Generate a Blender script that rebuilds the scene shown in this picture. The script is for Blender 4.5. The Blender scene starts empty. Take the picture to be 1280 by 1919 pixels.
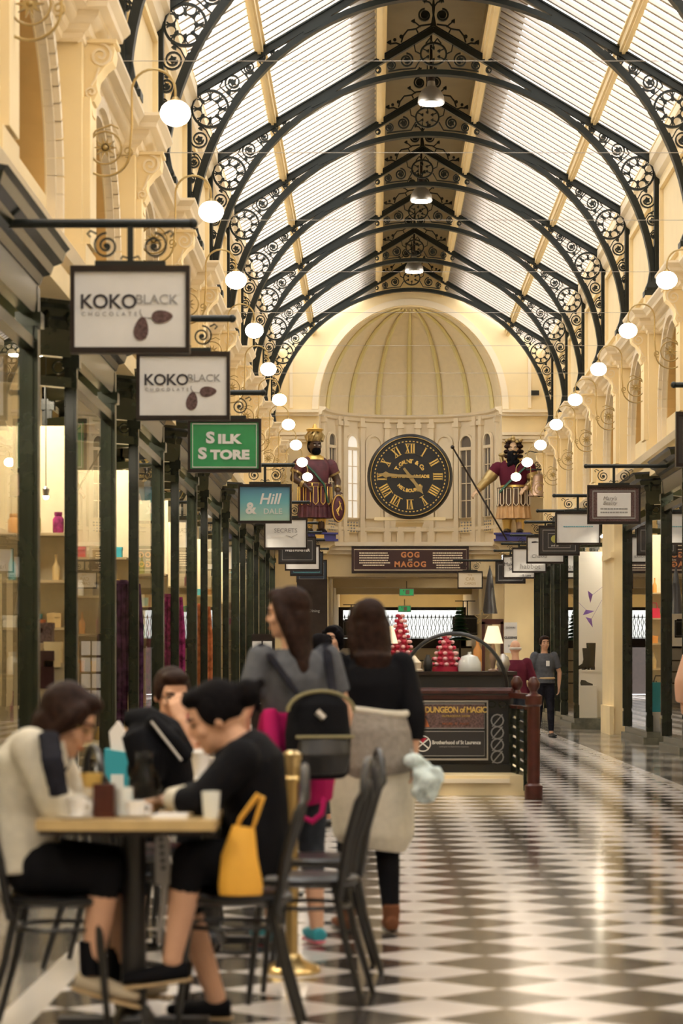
import bpy, math, random
from mathutils import Vector, Matrix
random.seed(7)
V = Vector
PI = math.pi
S = bpy.context.scene
COL = S.collection
# ------------------------------------------------------------------ camera, world, exposure
FPX, VX, VY, CAMX, CAMZ = 4600.0, 702.0, 1240.0, -0.913, 1.28
cd = bpy.data.cameras.new('camera')
cam = bpy.data.objects.new('camera', cd); COL.objects.link(cam)
cam.location = (CAMX, 0, CAMZ); cam.rotation_euler = (PI/2, 0, 0)
cd.sensor_fit = 'HORIZONTAL'; cd.sensor_width = 36; cd.lens = 36*FPX/1280
cd.shift_x = (640-VX)/1280; cd.shift_y = (VY-959.5)/1280
cd.clip_start = 0.1; cd.clip_end = 400
cd.dof.use_dof = True; cd.dof.focus_distance = 48; cd.dof.aperture_fstop = 5.4
S.camera = cam
S.view_settings.view_transform = 'Standard'; S.view_settings.look = 'None'
S.view_settings.exposure = 0.40; S.view_settings.gamma = 1; S.view_settings.use_curve_mapping = False
W = bpy.data.worlds.new('overcast_sky'); S.world = W; W.use_nodes = True
wn = W.node_tree
bg = wn.nodes['Background']; bg.inputs[0].default_value = (1.0, .995, .98, 1); bg.inputs[1].default_value = 4.8
try:
    S.cycles.use_denoising = True; S.cycles.max_bounces = 8; S.cycles.diffuse_bounces = 4; S.cycles.glossy_bounces = 3
    S.cycles.transparent_max_bounces = 24; S.cycles.caustics_reflective = False; S.cycles.caustics_refractive = False
    S.cycles.sample_clamp_indirect = 6
except Exception: pass

def px(x, y, Y):                      # photograph measurement at a known distance -> place
    return V(((x-VX)/FPX*Y+CAMX, Y, CAMZ+(VY-y)/FPX*Y))

# ------------------------------------------------------------------ materials
M = {}
def mat(name, col, rough=.5, metal=0, spec=.5, noise=0, nscale=8, bump=0, emit=None, es=0, sheen=0):
    m = bpy.data.materials.new(name); m.use_nodes = True; nt = m.node_tree; b = nt.nodes['Principled BSDF']
    b.inputs['Base Color'].default_value = (*col, 1); b.inputs['Roughness'].default_value = rough
    b.inputs['Metallic'].default_value = metal; b.inputs['Specular IOR Level'].default_value = spec
    if sheen: b.inputs['Sheen Weight'].default_value = sheen
    if emit: b.inputs['Emission Color'].default_value = (*emit, 1); b.inputs['Emission Strength'].default_value = es
    if noise or bump:
        tc = nt.nodes.new('ShaderNodeTexCoord'); n = nt.nodes.new('ShaderNodeTexNoise')
        n.inputs['Scale'].default_value = nscale; n.inputs['Detail'].default_value = 3
        nt.links.new(tc.outputs['Object'], n.inputs['Vector'])
        if noise:
            r = nt.nodes.new('ShaderNodeValToRGB'); r.color_ramp.elements[0].position = .3; r.color_ramp.elements[1].position = .7
            r.color_ramp.elements[0].color = (*[c*(1-noise) for c in col], 1); r.color_ramp.elements[1].color = (*[min(1, c*(1+noise)) for c in col], 1)
            nt.links.new(n.outputs['Fac'], r.inputs[0]); nt.links.new(r.outputs[0], b.inputs['Base Color'])
        if bump:
            bp = nt.nodes.new('ShaderNodeBump'); bp.inputs['Strength'].default_value = bump; bp.inputs['Distance'].default_value = .01
            nt.links.new(n.outputs['Fac'], bp.inputs['Height']); nt.links.new(bp.outputs[0], b.inputs['Normal'])
    M[name] = m; return m
def glassmat(name, tint, refl=.12, rough=.0):
    m = bpy.data.materials.new(name); m.use_nodes = True; nt = m.node_tree; nt.nodes.clear()
    o = nt.nodes.new('ShaderNodeOutputMaterial'); mx = nt.nodes.new('ShaderNodeMixShader'); t = nt.nodes.new('ShaderNodeBsdfTransparent')
    g = nt.nodes.new('ShaderNodeBsdfGlossy'); g.inputs['Roughness'].default_value = rough; t.inputs[0].default_value = (*tint, 1)
    f = nt.nodes.new('ShaderNodeLayerWeight'); f.inputs['Blend'].default_value = refl
    nt.links.new(f.outputs['Fresnel'], mx.inputs[0]); nt.links.new(t.outputs[0], mx.inputs[1]); nt.links.new(g.outputs[0], mx.inputs[2])
    nt.links.new(mx.outputs[0], o.inputs[0]); M[name] = m; return m
mat('cream', (.87, .71, .42), .55, noise=.05, nscale=1.5)
mat('cream_light', (.88, .76, .56), .5, noise=.03, nscale=2)
mat('warm_lit_cream', (.80, .50, .17), .55, noise=.06, nscale=3)  # deeper cream, warm light on the arch reveals put into the colour
mat('dome', (.84, .72, .50), .6, noise=.03)
mat('dome_rib', (.76, .66, .32), .5)
mat('iron', (.012, .016, .014), .4, .0, .35)
mat('tunic', (.60, .36, .16), .55, noise=.1)
mat('green', (.013, .017, .009), .25, noise=.25, nscale=6)
mat('darkwood', (.022, .014, .011), .35, spec=.3, noise=.2)
mat('brass', (.62, .45, .20), .28, 1, noise=.1)
mat('brassp', (.40, .29, .12), .35, .6)
mat('gold', (.80, .55, .16), .32, .6)
mat('plinth', (.10, .10, .075), .25, noise=.4, nscale=5)
mat('glow', (1, .95, .88), .3, emit=(1, .84, .64), es=15)
mat('fill_and_lamp_glow', (1, .95, .85), .3, emit=(1, .88, .68), es=60)  # emitter of the added shop fill lights and of the small lamps
mat('alu', (.45, .43, .40), .3, .8)
mat('white', (.82, .80, .78), .4)
mat('paper', (.80, .79, .77), .5, noise=.03, nscale=6)
mat('black', (.012, .012, .013), .35)
mat('softblack', (.006, .006, .008), .8, spec=0.1, bump=.3, nscale=60)
mat('ink', (.06, .055, .06), .6, spec=0.2)
mat('inkgrey', (.33, .32, .31), .6)
mat('inkbrown', (.13, .08, .075), .6, spec=0.2, noise=.5, nscale=60)
mat('signgreen', (.035, .30, .10), .4, noise=.15, nscale=4)
mat('signblue', (.12, .42, .50), .4, noise=.3, nscale=2)
mat('signdark', (.03, .028, .03), .3)
mat('signnavy', (.03, .045, .07), .3)
mat('maroon', (.045, .014, .016), .3)
mat('redwood', (.065, .014, .010), .3, noise=.3, nscale=8)
mat('copper', (.62, .25, .10), .4, .3)
mat('exitgreen', (.05, .5, .16), .4, emit=(.10, .75, .25), es=.22)
mat('skin', (.62, .36, .24), .5, spec=0.3, noise=.05)
mat('skin2', (.50, .27, .17), .5, spec=0.3, noise=.05)
mat('hairblack', (.006, .005, .006), .75, spec=0.06, bump=.6, nscale=45)
mat('hairbrown', (.022, .010, .007), .6, spec=0.12, noise=.4, nscale=40, bump=.6)
mat('hairwhite', (.6, .56, .52), .6, spec=0.2)
mat('linen', (.60, .56, .47), .8, spec=0.1, noise=.08, bump=.4, nscale=25)
mat('wool', (.62, .58, .48), .9, spec=0.1, noise=.06, bump=.5, nscale=30)
mat('greywool', (.27, .24, .21), .9, spec=0.1, noise=.15, bump=.5, nscale=40)
mat('greytee', (.10, .105, .12), .85, spec=0.1, noise=.15, nscale=20)
mat('jeans', (.03, .036, .048), .8, spec=0.1, noise=.2, nscale=30)
mat('scarf', (.014, .014, .020), .85, spec=0.1, noise=.4, nscale=14)
mat('magenta', (.38, .010, .10), .7, spec=0.1, noise=.1)
mat('pinktop', (.70, .05, .14), .7, spec=0.1)
mat('trim_olive', (.22, .19, .09), .6)
mat('suede', (.45, .38, .28), .9, spec=0.1)
mat('tan', (.50, .36, .20), .6)
mat('boot', (.15, .06, .03), .6, spec=0.1)
mat('yellowbag', (.80, .42, .05), .6, noise=.08, bump=.2)
mat('maple', (.50, .36, .17), .28, noise=.12, nscale=12)
mat('glassware', (.75, .78, .76), .08, spec=.8)
mat('teal', (.03, .33, .42), .5)
mat('pinksole', (.75, .18, .25), .5)
mat('furblue', (.58, .68, .68), .95, noise=.15, bump=1, nscale=30)
mat('maroontop', (.10, .015, .03), .8, spec=0.1)
mat('purple', (.06, .022, .055), .8, spec=0.1, noise=.7, nscale=16)
mat('purplebright', (.22, .025, .10), .8, spec=0.1, noise=.7, nscale=18)
mat('violet', (.16, .07, .38), .5)
mat('rust', (.42, .13, .05), .7, spec=0.1, noise=.5, nscale=14)
mat('red', (.50, .02, .06), .35)
mat('pinkshell', (.80, .45, .45), .35)
mat('shade', (.82, .68, .50), .7, emit=(1, .78, .5), es=.6)
mat('amber', (.60, .26, .06), .4)
mat('olive', (.35, .34, .08), .5)
mat('shelf', (.35, .26, .14), .5)
mat('backboard', (.62, .53, .36), .6, noise=.05)
mat('bronze', (.36, .24, .17), .45, .5)
mat('plumskirt', (.09, .02, .03), .6, noise=.3)
mat('bluepaint', (.05, .05, .22), .5)
mat('greensash', (.02, .09, .05), .5)
mat('peach', (.72, .42, .28), .7)
mat('statue_skin', (.60, .40, .24), .45)
mat('statue_dark', (.07, .035, .02), .45)
mat('barw', (.44, .40, .36), .5)
mat('ridge_brown', (.36, .30, .19), .6, noise=.06, nscale=2)  # even brown-olive tone, darker than the wall cream
mat('boards', (.28, .19, .10), .7)  # dark brown stands for the weaker light near the ridge
mat('winlit', (.6,.56,.5), .3, emit=(1,.93,.8), es=.45)
mat('facadestone', (.40, .39, .38), .7, noise=.15, nscale=.6)
mat('dialblack', (.010, .009, .008), .6, spec=.15)
mat('wingrey', (.16,.14,.12), .15)
glassmat('shopglass', (.95, .95, .92), .22)
glassmat('roofglass', (.93, .92, .90), .05, .3)
glassmat('roofglass_r', (.80, .77, .74), .05, .3)  # dimmer look of the right slope put into a darker glass tint
glassmat('clearglass', (.86, .88, .87), .25)
# glossy chequered stone floor
def floor_mat():
    m = bpy.data.materials.new('stone_floor'); m.use_nodes = True; nt = m.node_tree; b = nt.nodes['Principled BSDF']; L = nt.links.new
    tc = nt.nodes.new('ShaderNodeTexCoord'); sp = nt.nodes.new('ShaderNodeSeparateXYZ'); L(tc.outputs['Object'], sp.inputs[0])
    def mth(op, a, bb=None, c=None):
        n = nt.nodes.new('ShaderNodeMath'); n.operation = op
        for i, q in enumerate((a, bb, c)):
            if q is None: continue
            if isinstance(q, (int, float)): n.inputs[i].default_value = q
            else: L(q, n.inputs[i])
        return n.outputs[0]
    D = .54
    u = mth('MULTIPLY', mth('ADD', sp.outputs[0], .432), 1/D); v = mth('MULTIPLY', mth('SUBTRACT', sp.outputs[1], 9.33), 1/D)
    a = mth('FLOOR', mth('ADD', mth('ADD', u, v), .5)); c = mth('FLOOR', mth('ADD', mth('SUBTRACT', u, v), .5))
    par = mth('FLOORED_MODULO', mth('ADD', a, c), 2.0)
    ns = nt.nodes.new('ShaderNodeTexNoise'); ns.inputs['Scale'].default_value = 3.5; ns.inputs['Detail'].default_value = 5; L(tc.outputs['Object'], ns.inputs['Vector'])
    def mix(f, c1, c2):
        n = nt.nodes.new('ShaderNodeMix'); n.data_type = 'RGBA'
        for sck, q in ((n.inputs[0], f), (n.inputs[6], c1), (n.inputs[7], c2)):
            if isinstance(q, tuple): sck.default_value = q
            elif isinstance(q, (int, float)): sck.default_value = q
            else: L(q, sck)
        return n.outputs[2]
    dark = mix(ns.outputs[0], (.028, .024, .022, 1), (.06, .052, .048, 1)); light = mix(ns.outputs[0], (.66, .61, .58, 1), (.78, .73, .70, 1))
    chk = mix(par, dark, light)
    ax = mth('ABSOLUTE', sp.outputs[0])
    strip = mth('MULTIPLY', mth('GREATER_THAN', ax, 2.13), mth('LESS_THAN', ax, 2.27))
    outer = mth('GREATER_THAN', ax, 2.269)
    # side borders: grey marble slabs laid on the skew
    w = mth('FLOORED_MODULO', mth('FLOOR', mth('MULTIPLY', mth('ADD', ax, mth('MULTIPLY', sp.outputs[1], .9)), .85)), 2.0)
    slab = mix(w, mix(ns.outputs[0], (.05, .047, .043, 1), (.11, .10, .09, 1)), mix(ns.outputs[0], (.17, .155, .14, 1), (.28, .26, .23, 1)))
    col = mix(strip, chk, (.62, .57, .52, 1)); col = mix(outer, col, slab)
    L(col, b.inputs['Base Color']); b.inputs['Roughness'].default_value = .13; b.inputs['Specular IOR Level'].default_value = .5
    r = mth('MULTIPLY_ADD', ns.outputs[0], .12, .08); L(r, b.inputs['Roughness'])
    M['floor'] = m
floor_mat()
# framed-sign picture: sky gradient on the blue sign is its own printed artwork
def grad_mat(name, stops, z0, z1):
    m = bpy.data.materials.new(name); m.use_nodes = True; nt = m.node_tree; b = nt.nodes['Principled BSDF']
    tc = nt.nodes.new('ShaderNodeTexCoord'); sp = nt.nodes.new('ShaderNodeSeparateXYZ'); mr = nt.nodes.new('ShaderNodeMapRange'); r = nt.nodes.new('ShaderNodeValToRGB')
    nt.links.new(tc.outputs['Object'], sp.inputs[0]); nt.links.new(sp.outputs[2], mr.inputs[0]); mr.inputs[1].default_value = z0; mr.inputs[2].default_value = z1
    nt.links.new(mr.outputs[0], r.inputs[0]); r.color_ramp.elements[0].color = (*stops[0], 1); r.color_ramp.elements[1].color = (*stops[-1], 1)
    e = r.color_ramp.elements.new(.55); e.color = (*stops[1], 1)
    nt.links.new(r.outputs[0], b.inputs['Base Color']); b.inputs['Roughness'].default_value = .4; M[name] = m
grad_mat('signsky', ((.42, .62, .50), (.16, .46, .52), (.07, .20, .36)), -.24, .24)

# ------------------------------------------------------------------ mesh builder
class MB:
    def __init__(s): s.v = []; s.f = []
    def add(s, vs, fs):
        o = len(s.v); s.v += [tuple(v) for v in vs]; s.f += [tuple(i+o for i in f) for f in fs]; return s
    def box(s, x0, x1, y0, y1, z0, z1):
        if x0 > x1: x0, x1 = x1, x0
        if y0 > y1: y0, y1 = y1, y0
        if z0 > z1: z0, z1 = z1, z0
        return s.add([(x0, y0, z0), (x1, y0, z0), (x1, y1, z0), (x0, y1, z0), (x0, y0, z1), (x1, y0, z1), (x1, y1, z1), (x0, y1, z1)],
              [(0, 3, 2, 1), (4, 5, 6, 7), (0, 1, 5, 4), (1, 2, 6, 5), (2, 3, 7, 6), (3, 0, 4, 7)])
    def obox(s, c, sz, R=None):
        R = R or Matrix.Identity(3); c = V(c); a, b, d = sz[0]/2, sz[1]/2, sz[2]/2
        P = [c+R@V((x*a, y*b, z*d)) for z in (-1, 1) for x, y in ((-1, -1), (1, -1), (1, 1), (-1, 1))]
        return s.add(P, [(0, 3, 2, 1), (4, 5, 6, 7), (0, 1, 5, 4), (1, 2, 6, 5), (2, 3, 7, 6), (3, 0, 4, 7)])
    def bar(s, p, q, w, h=None, up=(0, 0, 1)):
        p = V(p); q = V(q); d = q-p; L = d.length; d.normalize(); u = V(up)
        if abs(d.dot(u)) > .98: u = V((0, 1, 0))
        sx = d.cross(u).normalized(); uu = sx.cross(d)
        R = Matrix((d, sx, uu)).transposed(); return s.obox((p+q)/2, (L, w, h or w), R)
    def tube(s, pts, r, n=8, closed=False, flat=1.0, lat=None, caps=True):
        P = [V(p) for p in pts]; m = len(P); rr = r if isinstance(r, (list, tuple)) else [r]*m
        vs = []; prev = None
        for i in range(m):
            if closed: d = (P[(i+1) % m]-P[i-1])
            else: d = P[min(i+1, m-1)]-P[max(i-1, 0)]
            if d.length < 1e-9: d = V((0, 0, 1))
            d.normalize()
            if lat is not None:
                a = V(lat) - d*V(lat).dot(d); a.normalize()
            elif prev is None:
                a = d.cross(V((0, 0, 1)));
                if a.length < 1e-3: a = V((1, 0, 0))
                a.normalize()
            else:
                a = prev-d*prev.dot(d)
                if a.length < 1e-6: a = d.orthogonal()
                a.normalize()
            prev = a; b = d.cross(a)
            q = rr[i]; ra, rb = (q if isinstance(q, (tuple, list)) else (q, q*flat))
            for k in range(n):
                t = 2*PI*k/n; vs.append(P[i]+a*(ra*math.cos(t))+b*(rb*math.sin(t)))
        fs = []
        for i in range(m if closed else m-1):
            j = (i+1) % m
            for k in range(n):
                l = (k+1) % n; fs.append((i*n+k, i*n+l, j*n+l, j*n+k))
        if not closed and caps: fs += [tuple(range(n))[::-1], tuple((m-1)*n+k for k in range(n))]
        return s.add(vs, fs)
    def ell(s, c, r, R=None, nu=12, nv=8):
        c = V(c); R = R or Matrix.Identity(3); r = (r, r, r) if not isinstance(r, (tuple, list)) else r
        vs = [c+R@V((0, 0, -r[2]))]
        for j in range(1, nv):
            t = PI*j/nv-PI/2
            for i in range(nu):
                a = 2*PI*i/nu; vs.append(c+R@V((r[0]*math.cos(t)*math.cos(a), r[1]*math.cos(t)*math.sin(a), r[2]*math.sin(t))))
        vs.append(c+R@V((0, 0, r[2]))); fs = []
        for i in range(nu): fs.append((0, 1+(i+1) % nu, 1+i))
        for j in range(nv-2):
            for i in range(nu):
                a = 1+j*nu; b = a+nu; k = (i+1) % nu; fs.append((a+i, a+k, b+k, b+i))
        a = 1+(nv-2)*nu
        for i in range(nu): fs.append((a+i, a+(i+1) % nu, len(vs)-1))
        return s.add(vs, fs)
    def cap(s, p, r0, q, r1, n=10):
        p = V(p); q = V(q); s.ell(p, r0, nu=n, nv=6); s.ell(q, r1, nu=n, nv=6); s.tube([p, q], [r0, r1], n); return s
    def lathe(s, prof, c=(0, 0, 0), n=16, R=None):
        c = V(c); R = R or Matrix.Identity(3); vs = []
        for r, z in prof:
            for k in range(n):
                t = 2*PI*k/n; vs.append(c+R@V((r*math.cos(t), r*math.sin(t), z)))
        fs = []; m = len(prof)
        for i in range(m-1):
            for k in range(n):
                l = (k+1) % n; fs.append((i*n+k, i*n+l, (i+1)*n+l, (i+1)*n+k))
        fs += [tuple(range(n))[::-1], tuple((m-1)*n+k for k in range(n))]
        return s.add(vs, fs)
    def prism(s, poly, y0, y1):               # poly in (x, z), extruded along y
        n = len(poly); vs = [(x, y0, z) for x, z in poly]+[(x, y1, z) for x, z in poly]
        fs = [tuple(range(n)), tuple(range(2*n-1, n-1, -1))]
        for i in range(n):
            j = (i+1) % n; fs.append((j, i, n+i, n+j))
        return s.add(vs, fs)
    def prismz(s, poly, z0, z1):
        n = len(poly); vs = [(x, y, z0) for x, y in poly]+[(x, y, z1) for x, y in poly]
        fs = [tuple(range(n))[::-1], tuple(range(n, 2*n))]
        for i in range(n):
            j = (i+1) % n; fs.append((i, j, n+j, n+i))
        return s.add(vs, fs)
    def prismx(s, poly, x0, x1):              # poly in (y, z)
        n = len(poly); vs = [(x0, y, z) for y, z in poly]+[(x1, y, z) for y, z in poly]
        fs = [tuple(range(n))[::-1], tuple(range(n, 2*n))]
        for i in range(n):
            j = (i+1) % n; fs.append((i, j, n+j, n+i))
        return s.add(vs, fs)
    def ribbon(s, pts, w, y0, y1, closed=False):   # strip of width w in the xz plane, depth y0..y1
        P = [V((p[0], p[1])) for p in pts]; m = len(P); vs = []
        for i in range(m):
            d = (P[(i+1) % m]-P[i-1]) if closed else P[min(i+1, m-1)]-P[max(i-1, 0)]
            if d.length < 1e-9: d = V((1, 0))
            d.normalize(); nrm = V((-d.y, d.x)); ww = w[i] if isinstance(w, list) else w
            a = P[i]+nrm*ww/2; b = P[i]-nrm*ww/2
            vs += [(a.x, y0, a.y), (b.x, y0, b.y), (b.x, y1, b.y), (a.x, y1, a.y)]
        fs = []
        for i in range(m if closed else m-1):
            j = (i+1) % m
            for k in range(4):
                l = (k+1) % 4; fs.append((i*4+k, i*4+l, j*4+l, j*4+k))
        if not closed: fs += [(0, 1, 2, 3), tuple((m-1)*4+k for k in (3, 2, 1, 0))]
        return s.add(vs, fs)
    def sweep(s, prof, path, lat=None):       # prof (outward, z) swept along a horizontal path [(x,y)], outward = right normal
        P = [V((p[0], p[1])) for p in path]; m = len(P); n = len(prof); vs = []
        for i in range(m):
            d1 = (P[i]-P[i-1]).normalized() if i else None; d2 = (P[i+1]-P[i]).normalized() if i < m-1 else None
            n1 = V((d1.y, -d1.x)) if d1 else None; n2 = V((d2.y, -d2.x)) if d2 else None
            if n1 and n2:
                b = (n1+n2).normalized(); k = 1/max(.3, b.dot(n1))
            else: b = n1 or n2; k = 1
            for o, z in prof: q = P[i]+b*(o*k); vs.append((q.x, q.y, z))
        fs = []
        for i in range(m-1):
            for k in range(n):
                l = (k+1) % n; fs.append((i*n+k, (i+1)*n+k, (i+1)*n+l, i*n+l))
        fs += [tuple(range(n)), tuple((m-1)*n+k for k in reversed(range(n)))]
        return s.add(vs, fs)
    def xf(s, Mx):
        s.v = [tuple(Mx@V(v)) for v in s.v]; return s
    def join(s, o): return s.add(o.v, o.f)
    def build(s, name, m, parent=None, smooth=40, remesh=0, sm=0, **props):
        me = bpy.data.meshes.new(name); me.from_pydata(s.v, [], s.f); me.update()
        if m: me.materials.append(M[m] if isinstance(m, str) else m)
        import bmesh
        b = bmesh.new(); b.from_mesh(me); bmesh.ops.recalc_face_normals(b, faces=b.faces); b.to_mesh(me); b.free()
        if smooth:
            me.shade_smooth()
            try: me.set_sharp_from_angle(angle=math.radians(smooth))
            except Exception: pass
        o = bpy.data.objects.new(name, me); COL.objects.link(o)
        if parent: o.parent = parent
        if remesh:
            r = o.modifiers.new('r', 'REMESH'); r.mode = 'VOXEL'; r.voxel_size = remesh; r.use_smooth_shade = True
            if sm: q = o.modifiers.new('s', 'SMOOTH'); q.factor = .5; q.iterations = sm
        for k, val in props.items(): o[k] = val
        return o
def tag(o, label, cat, group=None):
    o['label'] = label; o['category'] = cat
    if group: o['group'] = group
    return o
def thing(name, label, cat, loc=(0, 0, 0), rz=0, group=None):
    o = bpy.data.objects.new(name, None); COL.objects.link(o); o.location = loc; o.rotation_euler = (0, 0, rz); o.empty_display_size = .1
    return tag(o, label, cat, group)
def dup(o, loc=None, rz=None, label=None, parent=None, mirror=False):
    c = o.copy(); COL.objects.link(c)
    if loc is not None: c.location = loc
    if rz is not None: c.rotation_euler = (0, 0, rz)
    if parent is not None: c.parent = parent
    if label: c['label'] = label
    for ch in list(KIDS(o)):
        dup(ch, parent=c)
    return c
def KIDS(o): return [q for q in COL.objects if q.parent == o]
def struct(o): o['kind'] = 'structure'; return o
def sub(p):
    for q in KIDS(p):
        if q.name.split('.')[0] in ('panel', 'dial', 'backing'): return q
    return p
def text(s, size, m, parent, loc, depth=.004, bold=0, name='lettering', align='CENTER', scale=(1, 1), shear=0, spacing=1.0):
    cu = bpy.data.curves.new('t', 'FONT'); cu.body = s; cu.size = size; cu.extrude = depth/2; cu.offset = bold; cu.align_x = align; cu.align_y = 'CENTER'
    cu.shear = shear; cu.space_character = spacing; cu.resolution_u = 3
    t = bpy.data.objects.new('t', cu); me = bpy.data.meshes.new_from_object(t)
    me.transform(Matrix.Diagonal((scale[0], scale[1], 1, 1))); me.transform(Matrix.Rotation(PI/2, 4, 'X')); me.transform(Matrix.Translation(V(loc)))
    me.materials.clear(); me.materials.append(M[m]); bpy.data.objects.remove(t); bpy.data.curves.remove(cu)
    o = bpy.data.objects.new(name, me); COL.objects.link(o); o.parent = sub(parent); return o
def spiral(cx, cz, r, turns=1.6, start=0, sgn=1, k=.55, n=26):
    out = []
    for i in range(n+1):
        t = i/n; a = start+sgn*2*PI*turns*t; q = r*(1-t*(1-k)) if k > 0 else r*(1-t); out.append((cx+q*math.cos(a), cz+q*math.sin(a)))
    return out
def disc(mb, cx, cz, r, y0, y1, n=10): mb.prism([(cx+r*math.cos(2*PI*i/n), cz+r*math.sin(2*PI*i/n)) for i in range(n)], y0, y1)
def rosette(mb, cx, cz, r, y0, y1, n=5):
    mb.prism([(cx+r*(1 if i % 2 else .62)*math.cos(PI*i/n), cz+r*(1 if i % 2 else .62)*math.sin(PI*i/n)) for i in range(2*n)], y0, y1)
def ordn(i): return ['first', 'second', 'third', 'fourth', 'fifth', 'sixth', 'seventh', 'eighth', 'ninth', 'tenth', 'eleventh', 'twelfth', 'thirteenth', 'fourteenth', 'fifteenth'][i]
BAY = 4.44
YK = [20.3+BAY*k for k in range(10)]       # pilaster / rib stations
YEND = 62.6
def rz_line(ax): return 11.08-.596*ax
# ================================================================== THE SETTING
struct(MB().box(-6.5, 6.5, -9, 96, -.2, 0).build('floor', 'floor', smooth=0))
Y0, Y1 = -9, YEND
for s, nm in ((-1, 'left'), (1, 'right')):
    w = MB()
    def bx(a, b, y0, y1, z0, z1): w.box(s*a, s*b, y0, y1, z0, z1)
    # bays with arched openings between pilaster stations
    st = [20.3+BAY*k for k in range(-6, 10)]
    bx(3.5, 3.9, Y0, YEND, 4.15, 4.95)
    bx(3.5, 3.9, Y0, YEND, 6.62, 9.15)
    bx(3.5, 3.9, Y0, st[0]-.0, 4.95, 6.62)
    HW, SP, N = 1.25, 4.98, 30
    for a, b in zip(st, st[1:]+[st[-1]+BAY]):
        c = (a+b)/2; b2 = min(b, YEND)
        if b > YEND+.5: bx(3.5, 3.9, a, YEND, 4.95, 6.62); continue
        bx(3.5, 3.9, a, c-HW, 4.95, 6.62); bx(3.5, 3.9, c+HW, b2, 4.95, 6.62)
        for i in range(N):
            t0 = PI-PI*i/N; t1 = PI-PI*(i+1)/N
            y0, z0, y1, z1 = c+HW*math.cos(t0), SP+HW*math.sin(t0), c+HW*math.cos(t1), SP+HW*math.sin(t1)
            w.prismx([(y0, z0), (y1, z1), (y1, 6.62), (y0, 6.62)], s*3.5, s*3.9)
    # pilasters on the upper wall, panel mouldings of the attic
    for k, y in enumerate(st):
        bx(3.3, 3.5, y-.3, y+.3, 4.5, 6.4); bx(3.24, 3.3, y-.22, y+.22, 4.7, 5.9); bx(3.27, 3.5, y-.15, y+.15, 6.66, 6.94); bx(3.24, 3.5, y-.18, y+.18, 6.66, 6.72)
        bx(3.26, 3.5, y-.36, y+.36, 4.5, 4.68)
        bx(3.44, 3.5, y+.5, y+BAY-.5, 7.2, 7.28); bx(3.44, 3.5, y+.5, y+BAY-.5, 8.5, 8.58)
        bx(3.44, 3.5, y+.5, y+.58, 7.28, 8.5); bx(3.44, 3.5, y+BAY-.58, y+BAY-.5, 7.28, 8.5)
    # shop-level party walls behind the fronts
    bx(6.0, 6.2, Y0, YEND, 0, 4.3)
    bx(3.3, 6.2, Y0, YEND, 4.12, 4.3)
    wall = struct(w.build('wall_'+nm, 'cream', smooth=30))
    # reveals with warm light painted into their colour, archivolts
    rv = MB(); av = MB()
    for a in st[:-1]:
        c = a+BAY/2
        if c+HW > YEND: continue
        P = [(c-HW, 4.5)]+[(c-HW*math.cos(PI*i/N), SP+HW*math.sin(PI*i/N)) for i in range(N+1)]+[(c+HW, 4.5)]
        for (y0, z0), (y1, z1) in zip(P, P[1:]):
            d = V((y1-y0, z1-z0)).normalized(); n_ = V((d.y, -d.x))*.012
            rv.add([(s*3.51, y0+n_.x, z0+n_.y), (s*3.51, y1+n_.x, z1+n_.y), (s*3.89, y1+n_.x, z1+n_.y), (s*3.89, y0+n_.x, z0+n_.y)], [(0, 1, 2, 3)])
            for q0, q1, px_ in ((.03, .10, 3.43), (.10, .2, 3.38)):
                nn = -n_/.012
                av.add([(s*px_, y0+nn.x*q0, z0+nn.y*q0), (s*px_, y1+nn.x*q0, z1+nn.y*q0), (s*px_, y1+nn.x*q1, z1+nn.y*q1), (s*px_, y0+nn.x*q1, z0+nn.y*q1),
                        (s*3.5, y0+nn.x*q0, z0+nn.y*q0), (s*3.5, y1+nn.x*q0, z1+nn.y*q0), (s*3.5, y1+nn.x*q1, z1+nn.y*q1), (s*3.5, y0+nn.x*q1, z0+nn.y*q1)],
                       [(0, 1, 2, 3), (0, 4, 5, 1), (3, 2, 6, 7)])
    rv.build('warm_lit_reveal', 'warm_lit_cream', wall); av.build('archivolt', 'cream_light', wall)
    # windows in the arches
    i = 0
    for a in st[4:-1]:
        c = a+BAY/2
        if c+HW > YEND: continue
        P = [(c+HW, 4.95)]+[(c+HW*math.cos(PI*k/N), SP+HW*math.sin(PI*k/N)) for k in range(N+1)]+[(c-HW, 4.95)]
        g = MB(); g.add([(s*3.84, y, z) for y, z in P], [tuple(range(len(P)))])
        f = MB(); f.box(s*3.78, s*3.86, c-.03, c+.03, 4.95, 6.2); f.box(s*3.78, s*3.86, c-HW, c+HW, 5.22, 5.28); f.box(s*3.78, s*3.86, c-HW, c+HW, 4.95, 5.02)
        for q in (-.6, .6): f.box(s*3.79, s*3.86, c+q-.02, c+q+.02, 4.95, 6.05)
        ff = struct(f.build('window_%d' % (i+1 if s < 0 else i+21), 'darkwood')); g.build('pane', 'signdark', ff, smooth=0); i += 1
    # cornices
    base = lambda o: [(3.5, y) for y in o]
    cn = MB(); prof = [(0, 6.32), (.05, 6.34), (.06, 6.38), (.10, 6.40), (.12, 6.44), (.15, 6.45), (.19, 6.49), (.20, 6.53), (.27, 6.54), (.28, 6.58), (.30, 6.60), (.33, 6.64), (.33, 6.67), (0, 6.68)]
    path = [(-3.5, Y0)]
    for y in st:
        if y > Y0+1: path += [(-3.5, y-.34), (-3.33, y-.34), (-3.33, y+.34), (-3.5, y+.34)]
    path += [(-3.5, YEND)]
    path = [(p[0]*-s, p[1]) for p in path]
    if s < 0: cn.sweep(prof, path)
    else: cn.sweep(prof, path[::-1])
    cn.build('upper_cornice', 'cream_light', wall, 30)
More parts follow.
